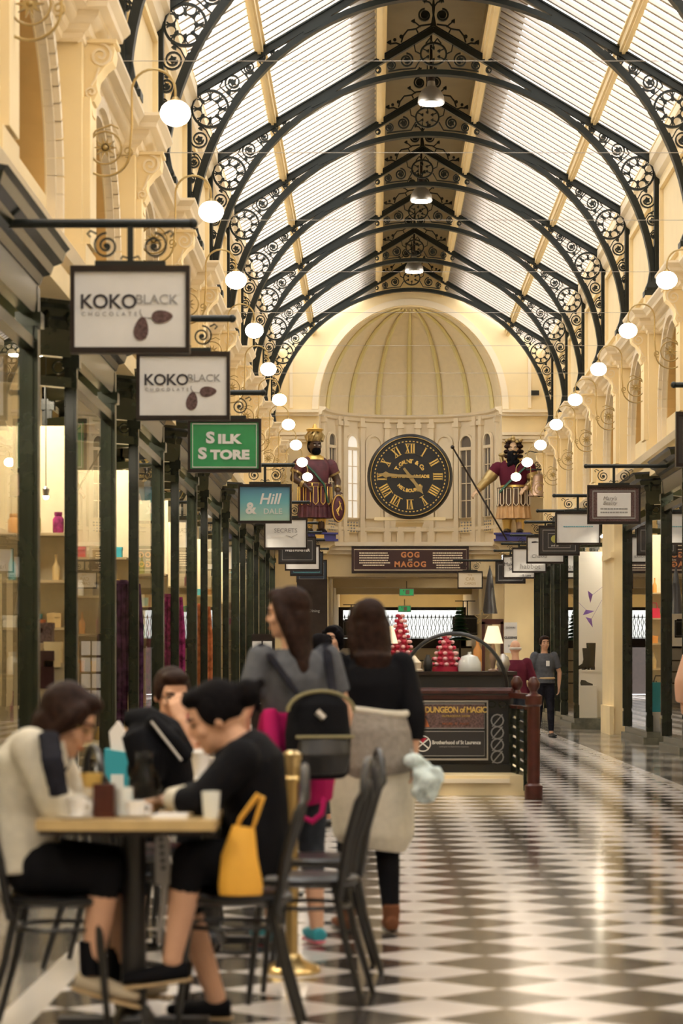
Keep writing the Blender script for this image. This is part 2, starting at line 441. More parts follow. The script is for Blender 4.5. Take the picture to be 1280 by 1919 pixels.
    lc = MB(); prof = [(0, 4.28), (.10, 4.30), (.14, 4.38), (.22, 4.40), (.25, 4.50), (.0, 4.54)]
    pl = [(s*3.5, Y0), (s*3.5, YEND)]; lc.sweep(prof, pl if s < 0 else pl[::-1]); lc.build('string_course', 'cream_light', wall, 30)
    ec = MB(); prof = [(0, 8.75), (.06, 8.80), (.10, 8.95), (.16, 9.0), (.16, 9.14), (0, 9.14)]; ec.sweep(prof, pl if s < 0 else pl[::-1]); ec.build('eaves_moulding', 'cream_light', wall, 30)
    # scroll consoles under each cornice break
    for k, y in enumerate(YK):
        if y > YEND: continue
        o = thing('scroll_console', '%s cream plaster scroll console from the camera on the %s upper wall' % (ordn(k), nm), 'console', (s*3.3, y, 6.36), 0, 'plaster scroll consoles on the %s wall' % nm)
        b = MB(); q = -s
        pr = [(0, 0), (.24, 0), (.25, -.06), (.235, -.14), (.17, -.19), (.11, -.27), (.10, -.34), (.115, -.40), (.08, -.47), (0, -.50)]
        b.prism([(q*x, z) for x, z in pr], -.13, .13); b.box(-.01, q*.27, -.16, .16, 0, .03)
        for yy in (-.145, .13):
            sc = MB(); sc.ribbon(spiral(q*.135, -.10, .10, 1.7, PI/2, -q, .12), .02, yy, yy+.015); sc.ribbon([(q*.125, -.2), (q*.09, -.3), (q*.06, -.35)], .016, yy, yy+.015); sc.ribbon(spiral(q*.06, -.40, .05, 1.4, -PI/2, -q, .12), .014, yy, yy+.015); sc.build('volute', 'cream_light', o)
        sc.v and None
        bb = b.build('bracket', 'cream', o); MB().prism([(q*.0, -.5), (q*.06, -.52), (q*.07, -.58), (0, -.62)], -.09, .09).build('pendant_drop', 'cream', o)
# ---- roof: solid ridge, skylight slopes
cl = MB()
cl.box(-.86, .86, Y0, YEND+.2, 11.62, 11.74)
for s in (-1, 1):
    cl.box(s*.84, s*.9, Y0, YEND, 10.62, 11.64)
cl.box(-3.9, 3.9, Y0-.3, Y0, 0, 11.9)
ceil = struct(cl.build('ceiling', 'ridge_brown'))
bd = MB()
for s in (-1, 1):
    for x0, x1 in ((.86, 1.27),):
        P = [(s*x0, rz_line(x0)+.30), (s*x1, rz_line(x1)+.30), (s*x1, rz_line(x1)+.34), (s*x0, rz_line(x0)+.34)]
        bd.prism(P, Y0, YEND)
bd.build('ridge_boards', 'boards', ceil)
pu = MB()
for s in (-1, 1):
    for x, ww in ((.82, .06), (2.49, .055), (3.42, .05)):
        z = rz_line(x)+.02
        pu.box(s*(x-ww), s*(x+ww), Y0, YEND, z, z+.16); pu.box(s*(x-ww-.03), s*(x+ww+.03), Y0, YEND, z+.10, z+.13); pu.box(s*(x-ww*.4), s*(x+ww*.4), Y0, YEND, z-.03, z)
pu.build('purlin', 'cream', ceil)
for s, nm in ((-1, 1), (1, 2)):
    b = MB(); y = Y0
    while y < YEND:
        for x0, x1 in ((.84, 3.6),):
            b.prism([(s*x0, rz_line(x0)+.15), (s*x1, rz_line(x1)+.15), (s*x1, rz_line(x1)+.208), (s*x0, rz_line(x0)+.208)], y-.042, y+.042)
        y += BAY/13
    f = struct(b.build('window_%d' % (40+nm), 'barw', smooth=0))
    MB().add([(s*.84, Y0, rz_line(.84)+.21), (s*3.7, Y0, rz_line(3.7)+.21), (s*3.7, YEND, rz_line(3.7)+.21), (s*.84, YEND, rz_line(.84)+.21)], [(0, 1, 2, 3)]).build('pane', 'roofglass' if s < 0 else 'roofglass_r', f, smooth=0)
# ---- end wall with apse
R0 = 2.33
ew = MB(); N = 28; ZS = 7.72; ZK = 2.62/2.33
def arcz(x): return ZS+ZK*math.sqrt(max(0, R0*R0-x*x))
ew.box(-3.9, -R0, YEND, YEND+.3, 4.3, 9.3); ew.box(R0, 3.9, YEND, YEND+.3, 4.3, 9.3)
for s in (-1, 1):
    ew.prism([(s*R0, 9.3), (s*3.9, 9.3), (s*3.9, 9.31), (s*R0, rz_line(R0)+.3)], YEND, YEND+.3)
for i in range(N):
    a = PI-PI*i/N; b2 = PI-PI*(i+1)/N; xa, xb = R0*math.cos(a), R0*math.cos(b2)
    za, zb = ZS+ZK*R0*math.sin(a), ZS+ZK*R0*math.sin(b2)
    ew.prism([(xa, za), (xb, zb), (xb, 11.7 if abs(xa+xb)/2 < .95 else rz_line(abs(xb))+.3), (xa, 11.7 if abs(xa+xb)/2 < .95 else rz_line(abs(xa))+.3)], YEND, YEND+.3)
ew.box(-R0, R0, YEND, YEND+.3, 3.45, 4.30)
endw = struct(ew.build('wall_end', 'cream', smooth=30))
# drum and half dome (inside faces)
dr = MB(); nd = 36
dr.add([(R0*math.cos(PI*i/nd), YEND+.02+R0*math.sin(PI*i/nd), z) for i in range(nd+1) for z in (4.28, ZS)], [(2*i, 2*i+1, 2*i+3, 2*i+2) for i in range(nd)])
dr.add([(R0*math.cos(PI*i/nd), YEND+.0+R0*math.sin(PI*i/nd), 4.29) for i in range(nd+1)], [tuple(range(nd+1))])
dr.build('apse_drum', 'cream_light', endw)
dm = MB(); nz = 16; vs = []
for j in range(nz+1):
    e = PI/2*j/nz
    for i in range(nd+1):
        a = PI*i/nd; vs.append((R0*math.cos(e)*math.cos(a), YEND+.02+R0*math.cos(e)*math.sin(a), ZS+ZK*R0*math.sin(e)))
dm.add(vs, [(j*(nd+1)+i, j*(nd+1)+i+1, (j+1)*(nd+1)+i+1, (j+1)*(nd+1)+i) for j in range(nz) for i in range(nd)])
dm.build('half_dome', 'dome', endw)
rb = MB()
for a in (22, 48, 69, 90, 111, 132, 158):
    a = math.radians(a); pts = []
    for j in range(19):
        e = PI/2*j/19.5; rr = R0-.03; pts.append((rr*math.cos(e)*math.cos(a), YEND+rr*math.cos(e)*math.sin(a), ZS+ZK*rr*math.sin(e)))
    rb.tube(pts, [.055*math.cos(PI/2*j/22)+.012 for j in range(19)], 6)
rb.build('dome_rib', 'dome_rib', endw)
# drum pilasters, cornices, windows
pw = MB()
for a in (12, 36, 42, 57, 75, 84, 96, 105, 123, 138, 144, 168):
    t = math.radians(a); Rm = Matrix.Rotation(t, 3, 'Z')
    pw.obox(V(((R0-.04)*math.cos(t), YEND+(R0-.04)*math.sin(t), 6.02)), (.10, .13, 3.4), Rm); pw.obox(V(((R0-.06)*math.cos(t), YEND+(R0-.06)*math.sin(t), 7.5)), (.14, .19, .12), Rm)
    pw.obox(V(((R0-.06)*math.cos(t), YEND+(R0-.06)*math.sin(t), 4.5)), (.14, .19, .4), Rm)
pw.build('drum_pilaster', 'cream_light', endw)
arcp = [((R0)*math.cos(PI*i/nd), YEND+(R0)*math.sin(PI*i/nd)) for i in range(nd+1)]
dc = MB()
prof = [(0, 7.58), (.06, 7.60), (.08, 7.68), (.16, 7.72), (.18, 7.78), (0, 7.80)]
dc.sweep(prof, [(p[0], p[1]) for p in arcp][::-1]); dc.sweep([(0, 4.70), (.07, 4.72), (.07, 4.80), (0, 4.82)], arcp[::-1])
for s in (-1, 1):
    for zz, d in ((7.62, .22), (6.95, .14), (7.05, .18)):
        a, b = s*R0, s*3.5; dc.box(a, b, YEND-d, YEND, zz, zz+.07); dc.box(a, b, YEND-d*.6, YEND, zz-.07, zz)
    dc.box(s*3.0, s*3.08, YEND-.05, YEND, 7.75, 9.1); dc.box(s*2.45, s*2.53, YEND-.07, YEND, 4.4, 6.95)
dc.box(-3.5, 3.5, YEND-.30, YEND, 4.22, 4.32); dc.box(-3.5, 3.5, YEND-.22, YEND, 4.12, 4.22); dc.box(-3.5, 3.5, YEND-.12, YEND, 4.02, 4.12)
dc.build('drum_cornice', 'cream_light', endw)
am = MB(); am.ribbon([((R0+.10)*math.cos(PI*i/36), ZS+ZK*(R0+.10)*math.sin(PI*i/36)) for i in range(37)], .16, YEND-.05, YEND); am.build('arch_moulding', 'cream_light', endw)
for n_, (a, w_, real) in enumerate(((27, .2, 1), (49, .2, 1), (66, .22, 0), (114, .22, 0), (131, .2, 1), (153, .2, 1))):
    t = math.radians(a); Rm = Matrix.Rotation(t+PI/2, 3, 'Z')
    T = Matrix.Translation((R0*math.cos(t), YEND+R0*math.sin(t), 0)) @ Rm.to_4x4()
    # local x across, local y outward (towards the wall)
    Pa = [(-w_, 5.05), (-w_, 7.0)]+[(-w_*math.cos(PI*i/10), 7.0+w_*1.1*math.sin(PI*i/10)) for i in range(11)]+[(w_, 7.0), (w_, 5.05)]
    fr = MB().ribbon(Pa, .05, .02, .09, True); fr.box(-w_, w_, .0, .09, 6.82, 6.9)
    if real:
        for zz in (5.5, 5.95, 6.4): fr.box(-w_*.9, w_*.9, .04, .07, zz-.01, zz+.01)
        fr.box(-.012, .012, .04, .07, 5.05, 6.82)
    if not real: fr = MB().ribbon(Pa, .06, .02, .08, True)
    f = struct(fr.xf(T).build('window_%d' % (50+n_), 'cream_light'))
    MB().prism(Pa, .012, .02).xf(T).build('pane', ('glow2' if (n_ == 4) else 'winglass') if real else 'cream_light', f, 0) if False else MB().prism([(x*.93, z) for x, z in Pa], .010, .035).xf(T).build('pane', ('winlit' if n_ == 4 else 'wingrey') if real else 'cream_light', f, smooth=0)
    if real:
        gr = MB()
        gr.box(-w_, w_, .02, .06, 4.66, 4.95)
        gb = gr.xf(T).build('grille_panel', 'cream', f)
        gq = MB()
        for u in range(4):
            for v in range(4): gq.prism([(-.15+.1*u+.03*math.cos(q*PI/3), 4.68+.075*v+.02+.025*math.sin(q*PI/3)) for q in range(6)], .06, .075)
        gq.xf(T).build('fretwork_grille', 'inkgrey', f)
# ---- passage under the apse and the far entrance
pa = MB(); YP = 84
for s in (-1, 1):
    pa.box(s*2.1, s*2.4, YEND+.3, YP, 0, 3.9)
pa.box(-2.4, 2.4, YEND+.3, YP, 3.72, 3.9)
for y, d in ((66, .2), (71, .3), (76, .35)):
    pa.box(-2.1, 2.1, y, y+.4, 3.72-d, 3.72)
pa.box(-2.1, 2.1, YP-.2, YP, 3.05, 3.72)
pas = struct(pa.build('wall_passage', 'cream'))
vt = MB()
for x0, x1 in ((-1.62, -.62), (.26, 1.3)):
    vt.box(x0, x1, 65.96, 66.0, 3.55, 3.66)
vt.build('vent_grille', 'black', pas)
fr = MB(); fr.box(-2.1, 2.1, YP-3, YP-2.8, 2.98, 3.08); fr.box(-2.1, -1.95, YP-3, YP-2.8, 0, 2.98); fr.box(1.95, 2.1, YP-3, YP-2.8, 0, 2.98); fr.box(-2.1, 2.1, YP-3, YP-2.8, 1.75, 2.05)
ent = struct(fr.build('door_1', 'darkwood'))
MB().box(-1.95, 1.95, YP-2.92, YP-2.9, 2.05, 2.98).build('pane', 'clearglass', ent, smooth=0)
lt = MB(); y = YP-3.1
for i in range(30):
    x = -1.9+i*.13
    lt.ribbon([(x, 2.05), (x+.045, 2.22), (x, 2.4), (x+.045, 2.58), (x, 2.75)], .018, y, y+.02); lt.ribbon([(x, 2.05), (x-.045, 2.22), (x, 2.4), (x-.045, 2.58), (x, 2.75)], .018, y, y+.02)
    lt.prism([(x-.025, 2.75), (x, 2.86), (x+.025, 2.75)], y, y+.02)
for zz in (2.07, 2.74): lt.box(-1.95, 1.95, y, y+.02, zz-.01, zz+.01)
lt.build('iron_lattice', 'iron', ent)
# white city building across the street, seen through the entrance
bd_ = thing('street_building', 'pale building front glimpsed beyond the far arcade entrance', 'building', (0, 97, 0)); MB().box(-9, 9, 0, 1, 0, 9).build('facade', 'facadestone', bd_); MB().box(-6, 6, -.1, 0, 0, 2.1).build('added_dark_slab', 'darkwood', bd_)  # dark slab added low down to keep the bright street out of reflections
# small ceiling downlights
for i, (x, y) in enumerate(((-1.1, 68.5), (1.0, 70), (-1.2, 74), (.9, 78))):
    o = thing('downlight', 'small round downlight, %s from the camera in the far passage ceiling' % ordn(i), 'ceiling light', (x, y, 3.72), 0, 'passage downlights')
    MB().lathe([(.10, -.03), (.10, 0)], n=14).build('bezel', 'alu', o); MB().lathe([(.08, -.045), (.085, -.03)], n=14).build('lens', 'fill_and_lamp_glow', o)
# ---- iron roof ribs
def iron_rib():
    r = thing('iron_roof_rib', 'x', 'roof rib', (0, 0, 0), 0, 'iron roof ribs'); T = .045; RA = 3.42
    for s in (-1, 1):
        MB().bar((s*3.53, 0, rz_line(3.53)-.0), (0, 0, 11.08), .10, .10).bar((s*3.53, 0, rz_line(3.53)+.055), (0, 0, 11.135), .16, .02).build('rafter', 'iron', r)
        MB().box(s*3.44, s*3.52, -.05, .05, 6.96, 9.0).box(s*3.42, s*3.44, -.08, .08, 6.96, 9.0).build('post', 'iron', r)
        ft = MB(); cx = s*3.40
        pr = [(.05, 7.75), (.055, 7.35), (.08, 7.22), (.13, 7.08), (.14, 7.06), (.14, 7.03), (.16, 7.03), (.16, 6.94), (.0, 6.94)]
        ft.lathe([(a*1.25, z) for a, z in [(.16, 6.94), (.16, 7.02), (.12, 7.03), (.13, 7.07), (.09, 7.16), (.055, 7.34), (.04, 7.5)]], (cx, 0, 0), 4, Matrix.Rotation(PI/4, 3, 'Z'))
        ft.build('foot', 'iron', r, smooth=20)
        sp = MB()
        def ctr(al, rad): al = math.radians(al); return (s*rad*math.sin(al), 7.0+rad*math.cos(al))
        # rose ring with cusps
        cx, cz = s*3.165, 8.85; rr = .25
        sp.ribbon([(cx+rr*math.cos(2*PI*i/28), cz+rr*math.sin(2*PI*i/28)) for i in range(28)], .032, -.03, .03, True)
        for k in range(8):
            a = 2*PI*(k+.5)/8; px_, pz_ = cx+.185*math.cos(a), cz+.185*math.sin(a)
            sp.ribbon([(px_+.062*math.cos(a+PI+q), pz_+.062*math.sin(a+PI+q)) for q in [x*.42-2.1 for x in range(11)]], .014, -.02, .02)
            a2 = 2*PI*k/8; rosette(sp, cx+.135*math.cos(a2), cz+.135*math.sin(a2), .034, -.03, .03, 3)
            sp.ribbon([(cx+.24*math.cos(a2), cz+.24*math.sin(a2)), (cx+.14*math.cos(a2), cz+.14*math.sin(a2))], .014, -.02, .02)
        for al, q in ((52.2, .125), (47.4, .083), (43.8, .055), (41, .036)):
            rad = 3.475+q+.01; c = ctr(al, rad)
            sp.ribbon(spiral(c[0], c[1], q, 1.55, (PI/2-math.radians(al)*s)+PI, s, .42), .02, -.025, .025); rosette(sp, c[0], c[1], q*.42, -.03, .03)
            a = ctr(al+2.4*q/.125, rad+q*.9); b_ = ctr(al+2.9*q/.125, 3.48); sp.ribbon([ctr(al+1, rad+q), a, b_], .016, -.02, .02)
            l1 = ctr(al+2.2*q/.125, rad-q*.3); rosette(sp, l1[0], l1[1], q*.3, -.025, .025, 3)
        for al, q in ((66.6, .128), (71.6, .09), (75.4, .06), (78.8, .042), (81.6, .03)):
            rad = 3.475+q+.005; c = ctr(al, rad)
            sp.ribbon(spiral(c[0], c[1], q, 1.55, (PI/2-math.radians(al)*s), -s, .42), .02, -.025, .025); rosette(sp, c[0], c[1], q*.42, -.03, .03)
            sp.ribbon([ctr(al-1.2*q/.125, rad-q), ctr(al-2.4*q/.125, rad-q*.2), ctr(al-2.7*q/.125, rad+q*.8)], .016, -.02, .02)
            l1 = ctr(al-2.2*q/.125, rad+q*.35); rosette(sp, l1[0], l1[1], q*.3, -.025, .025, 3)
        sp.ribbon([ctr(84, 3.50), ctr(87, 3.49), ctr(89.5, 3.475)], [.03, .02, .006], -.02, .02)
        for a0, a1 in ((40, 56), (64, 88)): sp.ribbon([ctr(a0+(a1-a0)*i/16, 3.468) for i in range(17)], .016, -.03, .03)
        sp.build('spandrel_scrollwork', 'iron', r, smooth=0)  # iron scrolls and rosettes filling the spandrel
        c = V((s*1.68, 10.0)); MB().prism([(s*1.52, 10.16), (s*1.90, 9.94), (s*1.88, 9.86), (s*1.50, 10.04)], -.055, .055).build('joint_plate', 'iron', r)
    MB().ribbon([(RA*math.cos(PI*i/48), 7.0+RA*math.sin(PI*i/48)) for i in range(49)], .075, -T, T).ribbon([((RA-.04)*math.cos(PI*i/48), 7.0+(RA-.04)*math.sin(PI*i/48)) for i in range(49)], .02, -.08, .08).build('arch', 'iron', r)
    cr = MB()
    cx, cz, rr = 0, 10.70, .2
    cr.ribbon([(cx+rr*math.cos(a), cz+rr*math.sin(a)*.85) for a in [2*PI*i/24 for i in range(24)]], .028, -.03, .03, True)
    for k in range(6):
        a = 2*PI*(k+.5)/6; rosette(cr, cx+.10*math.cos(a), cz+.09*math.sin(a), .032, -.03, .03, 3); cr.ribbon([(cx+.19*math.cos(a), cz+.16*math.sin(a)), (cx+.1*math.cos(a), cz+.09*math.sin(a))], .016, -.02, .02)
    for s in (-1, 1):
        cr.ribbon(spiral(s*.42, 10.60, .11, 1.5, PI/2, s, .4), .024, -.03, .03); rosette(cr, s*.42, 10.60, .055, -.03, .03)
        cr.ribbon(spiral(s*.66, 10.52, .075, 1.5, PI/2, s, .4), .02, -.03, .03); rosette(cr, s*.66, 10.52, .038, -.03, .03)
        cr.ribbon(spiral(s*.86, 10.45, .05, 1.5, PI/2, s, .4), .016, -.03, .03)
        cr.ribbon([(s*.2, 10.62), (s*.28, 10.48), (s*.5, 10.46), (s*.7, 10.43)], .02, -.02, .02)
        cr.ribbon([(s*.12, 10.86), (s*.06, 10.94), (0, 10.86)], .02, -.02, .02)
        cr.ribbon([(s*.3, 10.85), (s*.28, 10.74), (s*.2, 10.70)], .018, -.02, .02)
    cr.build('crown_scrollwork', 'iron', r, smooth=0)  # scrollwork between arch crown and apex
    fn = MB()
    fn.ribbon([(0, 11.1), (0, 11.3), (0, 11.42), (0, 11.60)], [.10, .03, .05, .012], -.03, .03)
    for s in (-1, 1):
        fn.ribbon(spiral(s*.135, 11.30, .10, 1.5, PI/2 if s > 0 else PI/2, -s, .4), .026, -.03, .03); disc(fn, s*.135, 11.30, .055, -.03, .03)
        fn.ribbon([(0, 11.42), (s*.06, 11.50), (s*.12, 11.52)], .02, -.02, .02); rosette(fn, s*.13, 11.53, .045, -.03, .03)
        fn.ribbon([(s*.05, 11.16), (s*.2, 11.14), (s*.27, 11.09), (s*.24, 11.03)], .022, -.02, .02); rosette(fn, s*.31, 11.21, .04, -.02, .02, 3)
        fn.ribbon([(s*.2, 11.12), (s*.26, 11.17), (s*.31, 11.21)], .018, -.02, .02)
        fn.ribbon([(s*.27, 11.09), (s*.4, 11.07), (s*.47, 10.98), (s*.50, 10.88)], .022, -.02, .02); disc(fn, s*.50, 10.97, .03, -.02, .02)
        fn.ribbon([(s*.50, 10.84), (s*.58, 10.87), (s*.66, 10.86)], .022, -.02, .02); rosette(fn, s*.68, 10.88, .045, -.02, .02, 3); disc(fn, s*.60, 10.92, .026, -.02, .02)
    fn.build('finial_scrollwork', 'iron', r, smooth=0)  # scrolled finial above the apex
    return r
rib = iron_rib(); rib.location = (0, YK[1], 0)
rib['label'] = 'nearest black iron roof rib, only its scrolled feet show at the top of the picture'
desc = ['second black iron roof rib from the camera, its crown cut off by the top edge', 'third iron arch rib from the camera with its crown just above the picture',
        'fourth scrolled iron roof rib from the camera, first whose finial is fully shown', 'fifth scrolled iron roof rib from the camera, behind the nearest pendant lamp bracket',
        'sixth iron roof rib from the camera, between the first and second pendant lamps', 'seventh iron roof rib from the camera, just past the middle pendant lamp',
        'eighth iron roof rib from the camera, third from the apse wall', 'ninth iron roof rib from the camera, last but one before the apse']
desc = desc[:len(YK)-3] + ['last iron roof rib framing the apse and clock wall']
for k in range(2, 10):
    dup(rib, (0, YK[k], 0), label=(desc[k-2] if k < 9 else 'last iron roof rib framing the apse and clock wall'))
# tie wires
for k in range(1, 10):
    o = MB().tube([(-3.5, YK[k]-.1, 7.31), (3.5, YK[k]-.1, 7.31)], .004, 6).build('tie_wire', 'barw'); tag(o, 'thin wire stretched between the walls at the %s roof rib from the camera' % ordn(k-1), 'wire', 'tie wires across the arcade')
# ---- pendant dome lamps
def pendant():
    r = thing('pendant_lamp', 'x', 'lamp', (0, 0, 0), 0, 'aluminium pendant lamps')
    MB().lathe([(.215, 0), (.22, .02), (.205, .12), (.15, .22), (.07, .28), (.06, .36)], n=24).build('shade', 'alu', r)
    MB().lathe([(.06, .36), (.065, .46), (.03, .48), (.015, 1.3)], n=10).build('stem', 'darkwood', r)
    MB().lathe([(.195, -.006), (.20, .008)], n=24).build('bulb', 'glow', KIDS(r)[0]); return r
p = pendant()
for i, (y, l) in enumerate(((39.6, 'nearest'), (48, 'middle'), (56.7, 'farthest'))):
    q = p if i == 0 else dup(p); q.location = (0, y, 10.28); q['label'] = '%s of the three aluminium dome pendant lamps under the roof ridge' % l
# ---- globe wall lamps
def globe(s):
    r = thing('globe_wall_lamp', 'x', 'lamp', (0, 0, 0), 0, 'globe lamps on the %s wall' % ('left' if s < 0 else 'right')); q = -s
    X = lambda x: q*(x)         # x measured from pilaster face inwards
    MB().lathe([(.05, 0), (.045, .03), (.02, .05), (.018, .09)], (0, 0, 0), 10, Matrix.Rotation(q*PI/2, 3, 'Y')).build('wall_plate', 'brassp', r)
    c = .20; b = MB()
    b.tube([(X(c+.205*math.cos(a)), 0, .205*math.sin(a)) for a in [PI+.2+i*(1.0*PI)/14 for i in range(15)]], .011, 6)
    b.tube([(X(c+.135*math.cos(a)), 0, .03+.135*math.sin(a)) for a in [2*PI*i/20 for i in range(20)]], .009, 6, True)
    b.tube([(X(p_[0]), 0, p_[1]) for p_ in spiral(.385, .0, .05, 1.2, -2.0, 1, .2, 14)], .008, 6)
    b.tube([(X(.05), 0, .05), (X(.12), 0, .17), (X(.25), 0, .22), (X(.31), 0, .19)], .008, 6)
    b.build('scroll_ring', 'brassp', r)
    st = MB()
    for k in range(10):
        a = 2*PI*k/10; st.prism([(X(c+.02*math.cos(a+1.2)), .03+.02*math.sin(a+1.2)), (X(c+.095*math.cos(a)), .03+.095*math.sin(a)), (X(c+.02*math.cos(a-1.2)), .03+.02*math.sin(a-1.2))], -.012, .012)
    st.ell((X(c), 0, .03), (.025, .03, .025)); st.build('star_boss', 'brassp', r)
    g = MB(); pts = [(X(.40), 0, -.02), (X(.42), 0, .2), (X(.42), 0, .5)]+[(X(.60-.18*math.cos(a)), 0, .5+.18*math.sin(a)) for a in [PI*i/12 for i in range(13)]]+[(X(.78), 0, .45)]
    g.tube(pts, .011, 6); g.lathe([(.018, .41), (.022, .45), (.03, .435), (.045, .425), (.05, .41)], (X(.78), 0, 0), 12); g.build('goose_neck', 'brassp', r)
    MB().ell((X(.78), 0, .315), (.125, .125, .105), nu=20, nv=12).build('globe', 'glow', r)
    return r
for s, nm in ((-1, 'left'), (1, 'right')):
    g = globe(s); ks = range(0, 10) if s < 0 else range(2, 10)
    for i, k in enumerate(ks):
        q = g if i == 0 else dup(g)
        q.location = (s*3.34, YK[k], 5.50); q['label'] = 'white globe lamp on brass bracket, %s from the camera on the %s wall' % (ordn(i), nm)

# unseen lamps of the same row, added to light the foreground
for s in (-1, 1):
    src = [o for o in COL.objects if o.name.startswith('globe_wall_lamp') and o.get('label') and o.location.x*s > 0][0]
    for k in range(-5, 0 if s < 0 else 2):
        q = dup(src); q.location = (s*3.34, 20.3+BAY*k, 5.50); q['label'] = 'white globe lamp on brass bracket on the %s wall, unseen, %s before those shown' % ('left' if s < 0 else 'right', ordn((0 if s < 0 else 2)-k-1))
# ================================================================== SHOPFRONTS
SH = []
def shopfront(s, ya, yb, idx, label, fx=3.33):
    side = 'left' if s < 0 else 'right'
    r = thing('bay_shopfront', label, 'shopfront', (s*fx, (ya+yb)/2, 0), 0, 'green bay shopfronts on the %s side' % side)
    h = (yb-ya)/2; F = 0.0; B = .62; sp = .55                # local: x outward*s, y along
    X = lambda x: s*x
    path = [(X(B), -h-sp), (X(0), -h), (X(0), h), (X(B), h+sp)]
    pp = path if s > 0 else path
    def sw(prof, m, name, out=0):
        mb = MB(); p_ = path if s < 0 else path[::-1]
        mb.sweep(prof, p_); return mb.build(name, m, r, 25)
    # stall riser and plinth
    poly = [(X(B+.3), -h-sp-.1), (X(B), -h-sp-.12), (X(-.10), -h-.05), (X(-.10), h+.05), (X(B), h+sp+.12), (X(B+.3), h+sp+.1)]
    MB().prismz(poly, 0, .11).prismz([(x*1+(.06*s if abs(x) < .2 else 0), y*.98) for x, y in poly], .11, .20).build('plinth', 'plinth', r, 20)
    for (x, y), nm, w in ((path[1], 'corner_post', .085), (path[2], 'corner_post', .13), (path[0], 'door_post', .07), (path[3], 'door_post', .07)):
        m = MB().box(x-w/2, x+w/2, y-w/2, y+w/2, .20, 3.9); m.box(x-w/2-.01, x+w/2+.01, y-w/2-.01, y+w/2+.01, .20, .45)
        m.box(x-w/2-.015, x-w/2, y-w*.25, y+w*.25, .5, 3.7); m.box(x-w*.25, x+w*.25, y-w/2-.015, y-w/2, .5, 3.7)
        m.box(x-w/2-.025, x+w/2+.025, y-w/2-.025, y+w/2+.025, 3.62, 3.72); m.build(nm, 'green', r, 30)
    gl = [(path[0], path[1]), (path[1], path[2]), (path[2], path[3])]
    for a, b in gl:
        MB().add([(a[0], a[1], .2), (b[0], b[1], .2), (b[0], b[1], 3.5), (a[0], a[1], 3.5)], [(0, 1, 2, 3)]).build('glass_pane', 'shopglass', r, smooth=0)
    sw([(-.04, 3.46), (.045, 3.46), (.045, 3.54), (-.04, 3.54)], 'green', 'transom')
    sw([(-.04, 3.70), (.05, 3.70), (.06, 3.80), (.06, 3.92), (-.04, 3.92)], 'green', 'fascia')
    sw([(-.2, 3.92), (.07, 3.92), (.09, 3.98), (.14, 4.0), (.16, 4.06), (.22, 4.09), (.24, 4.16), (.27, 4.19), (-.2, 4.22)], 'green', 'cornice')
    pts = [(path[0][0]+(path[1][0]-path[0][0])*t, path[0][1]+(path[1][1]-path[0][1])*t) for t in (.1, .35, .6, .85)]
    for (x, y) in pts: MB().lathe([(.022, 3.90+.0), (.012, 3.94), (.032, 3.98), (.004, 4.04)], (x-s*.10, y-.13, 0), 6).build('finial', 'green', r)
    for (x, y) in [(path[0][0]+(path[1][0]-path[0][0])*t, path[0][1]+(path[1][1]-path[0][1])*t) for t in (.15, .5, .85)]:
        MB().ribbon([(x+.05*math.cos(a), 3.62+.05*math.sin(a)) for a in [2*PI*i/10 for i in range(10)]], .014, y-.02, y, True).build('roundel', 'green', r)
    SH.append((s, ya, yb, r)); return r
LFAR = [17.2+5.1*j for j in range(9)]
lb = [(14.5, 17.2)]+[(LFAR[j-1]+2.4, LFAR[j]) for j in range(1, 9)]
lt_ = ['nearest green timber bay shopfront on the left, its tall post at the picture edge', 'second left bay shopfront, behind the seated person in the cream jacket', 'third left bay shopfront, with purple scarves in its glass',
       'fourth left bay shopfront, beside the green silk sign', 'fifth bay shopfront from the camera on the left side', 'sixth bay shopfront from the camera on the left, before the blue sign',
       'seventh narrow-looking bay shopfront on the left side', 'eighth left bay shopfront near the white lettered sign', 'farthest left bay shopfront beside the end passage']
for i, (a, b) in enumerate(lb): shopfront(-1, a, b, i, lt_[i])
rb_ = [(29.8, 31.6), (33.4, 35.7), (37.9, 41.2), (47.0, 50.0), (51.8, 53.8), (55.2, 57.2), (58.6, 60.6)]
rt_ = ['nearest right bay shopfront, mostly beyond the right edge of the picture', 'right bay shopfront with its dark cornice at the picture edge', 'right bay shopfront holding shelves of handbags', 'right bay shopfront with the white boot display behind cream pier',
       'right bay shopfront behind the walking person in dark grey', 'right bay shopfront, last but one before the end wall', 'farthest right bay shopfront next to the end passage']
for i, (a, b) in enumerate(rb_): shopfront(1, a, b, i, rt_[i], 2.95 if i == 3 else 3.1 if i > 3 else 3.33)
# further bays of the same fronts beside the camera position
for s, bays in ((-1, [(9.4, 12.1), (4.3, 7.0)]), (1, [(24.6, 27.2), (19.4, 22.0), (14.2, 16.8), (9.0, 11.6)])):
    for i, (a, b) in enumerate(bays):
        shopfront(s, a, b, 0, 'green bay shopfront on the %s, %s before the first one shown' % ('left' if s < 0 else 'right', ordn(i))); SH.pop()
        o = thing('shop_fill_light', 'added rectangular fill light on the %s, %s before the first one shown' % ('left' if s < 0 else 'right', ordn(i)), 'ceiling light', (s*4.0, (a+b)/2, 4.0), 0, 'fill lights added in the nearer shops')  # unseen fill light added to each nearer shop
        MB().box(-.16, .16, -.85, .85, .0, .12).build('housing', 'white', o); MB().box(-.14, .14, -.83, .83, -.012, 0).build('diffuser', 'fill_and_lamp_glow', o)
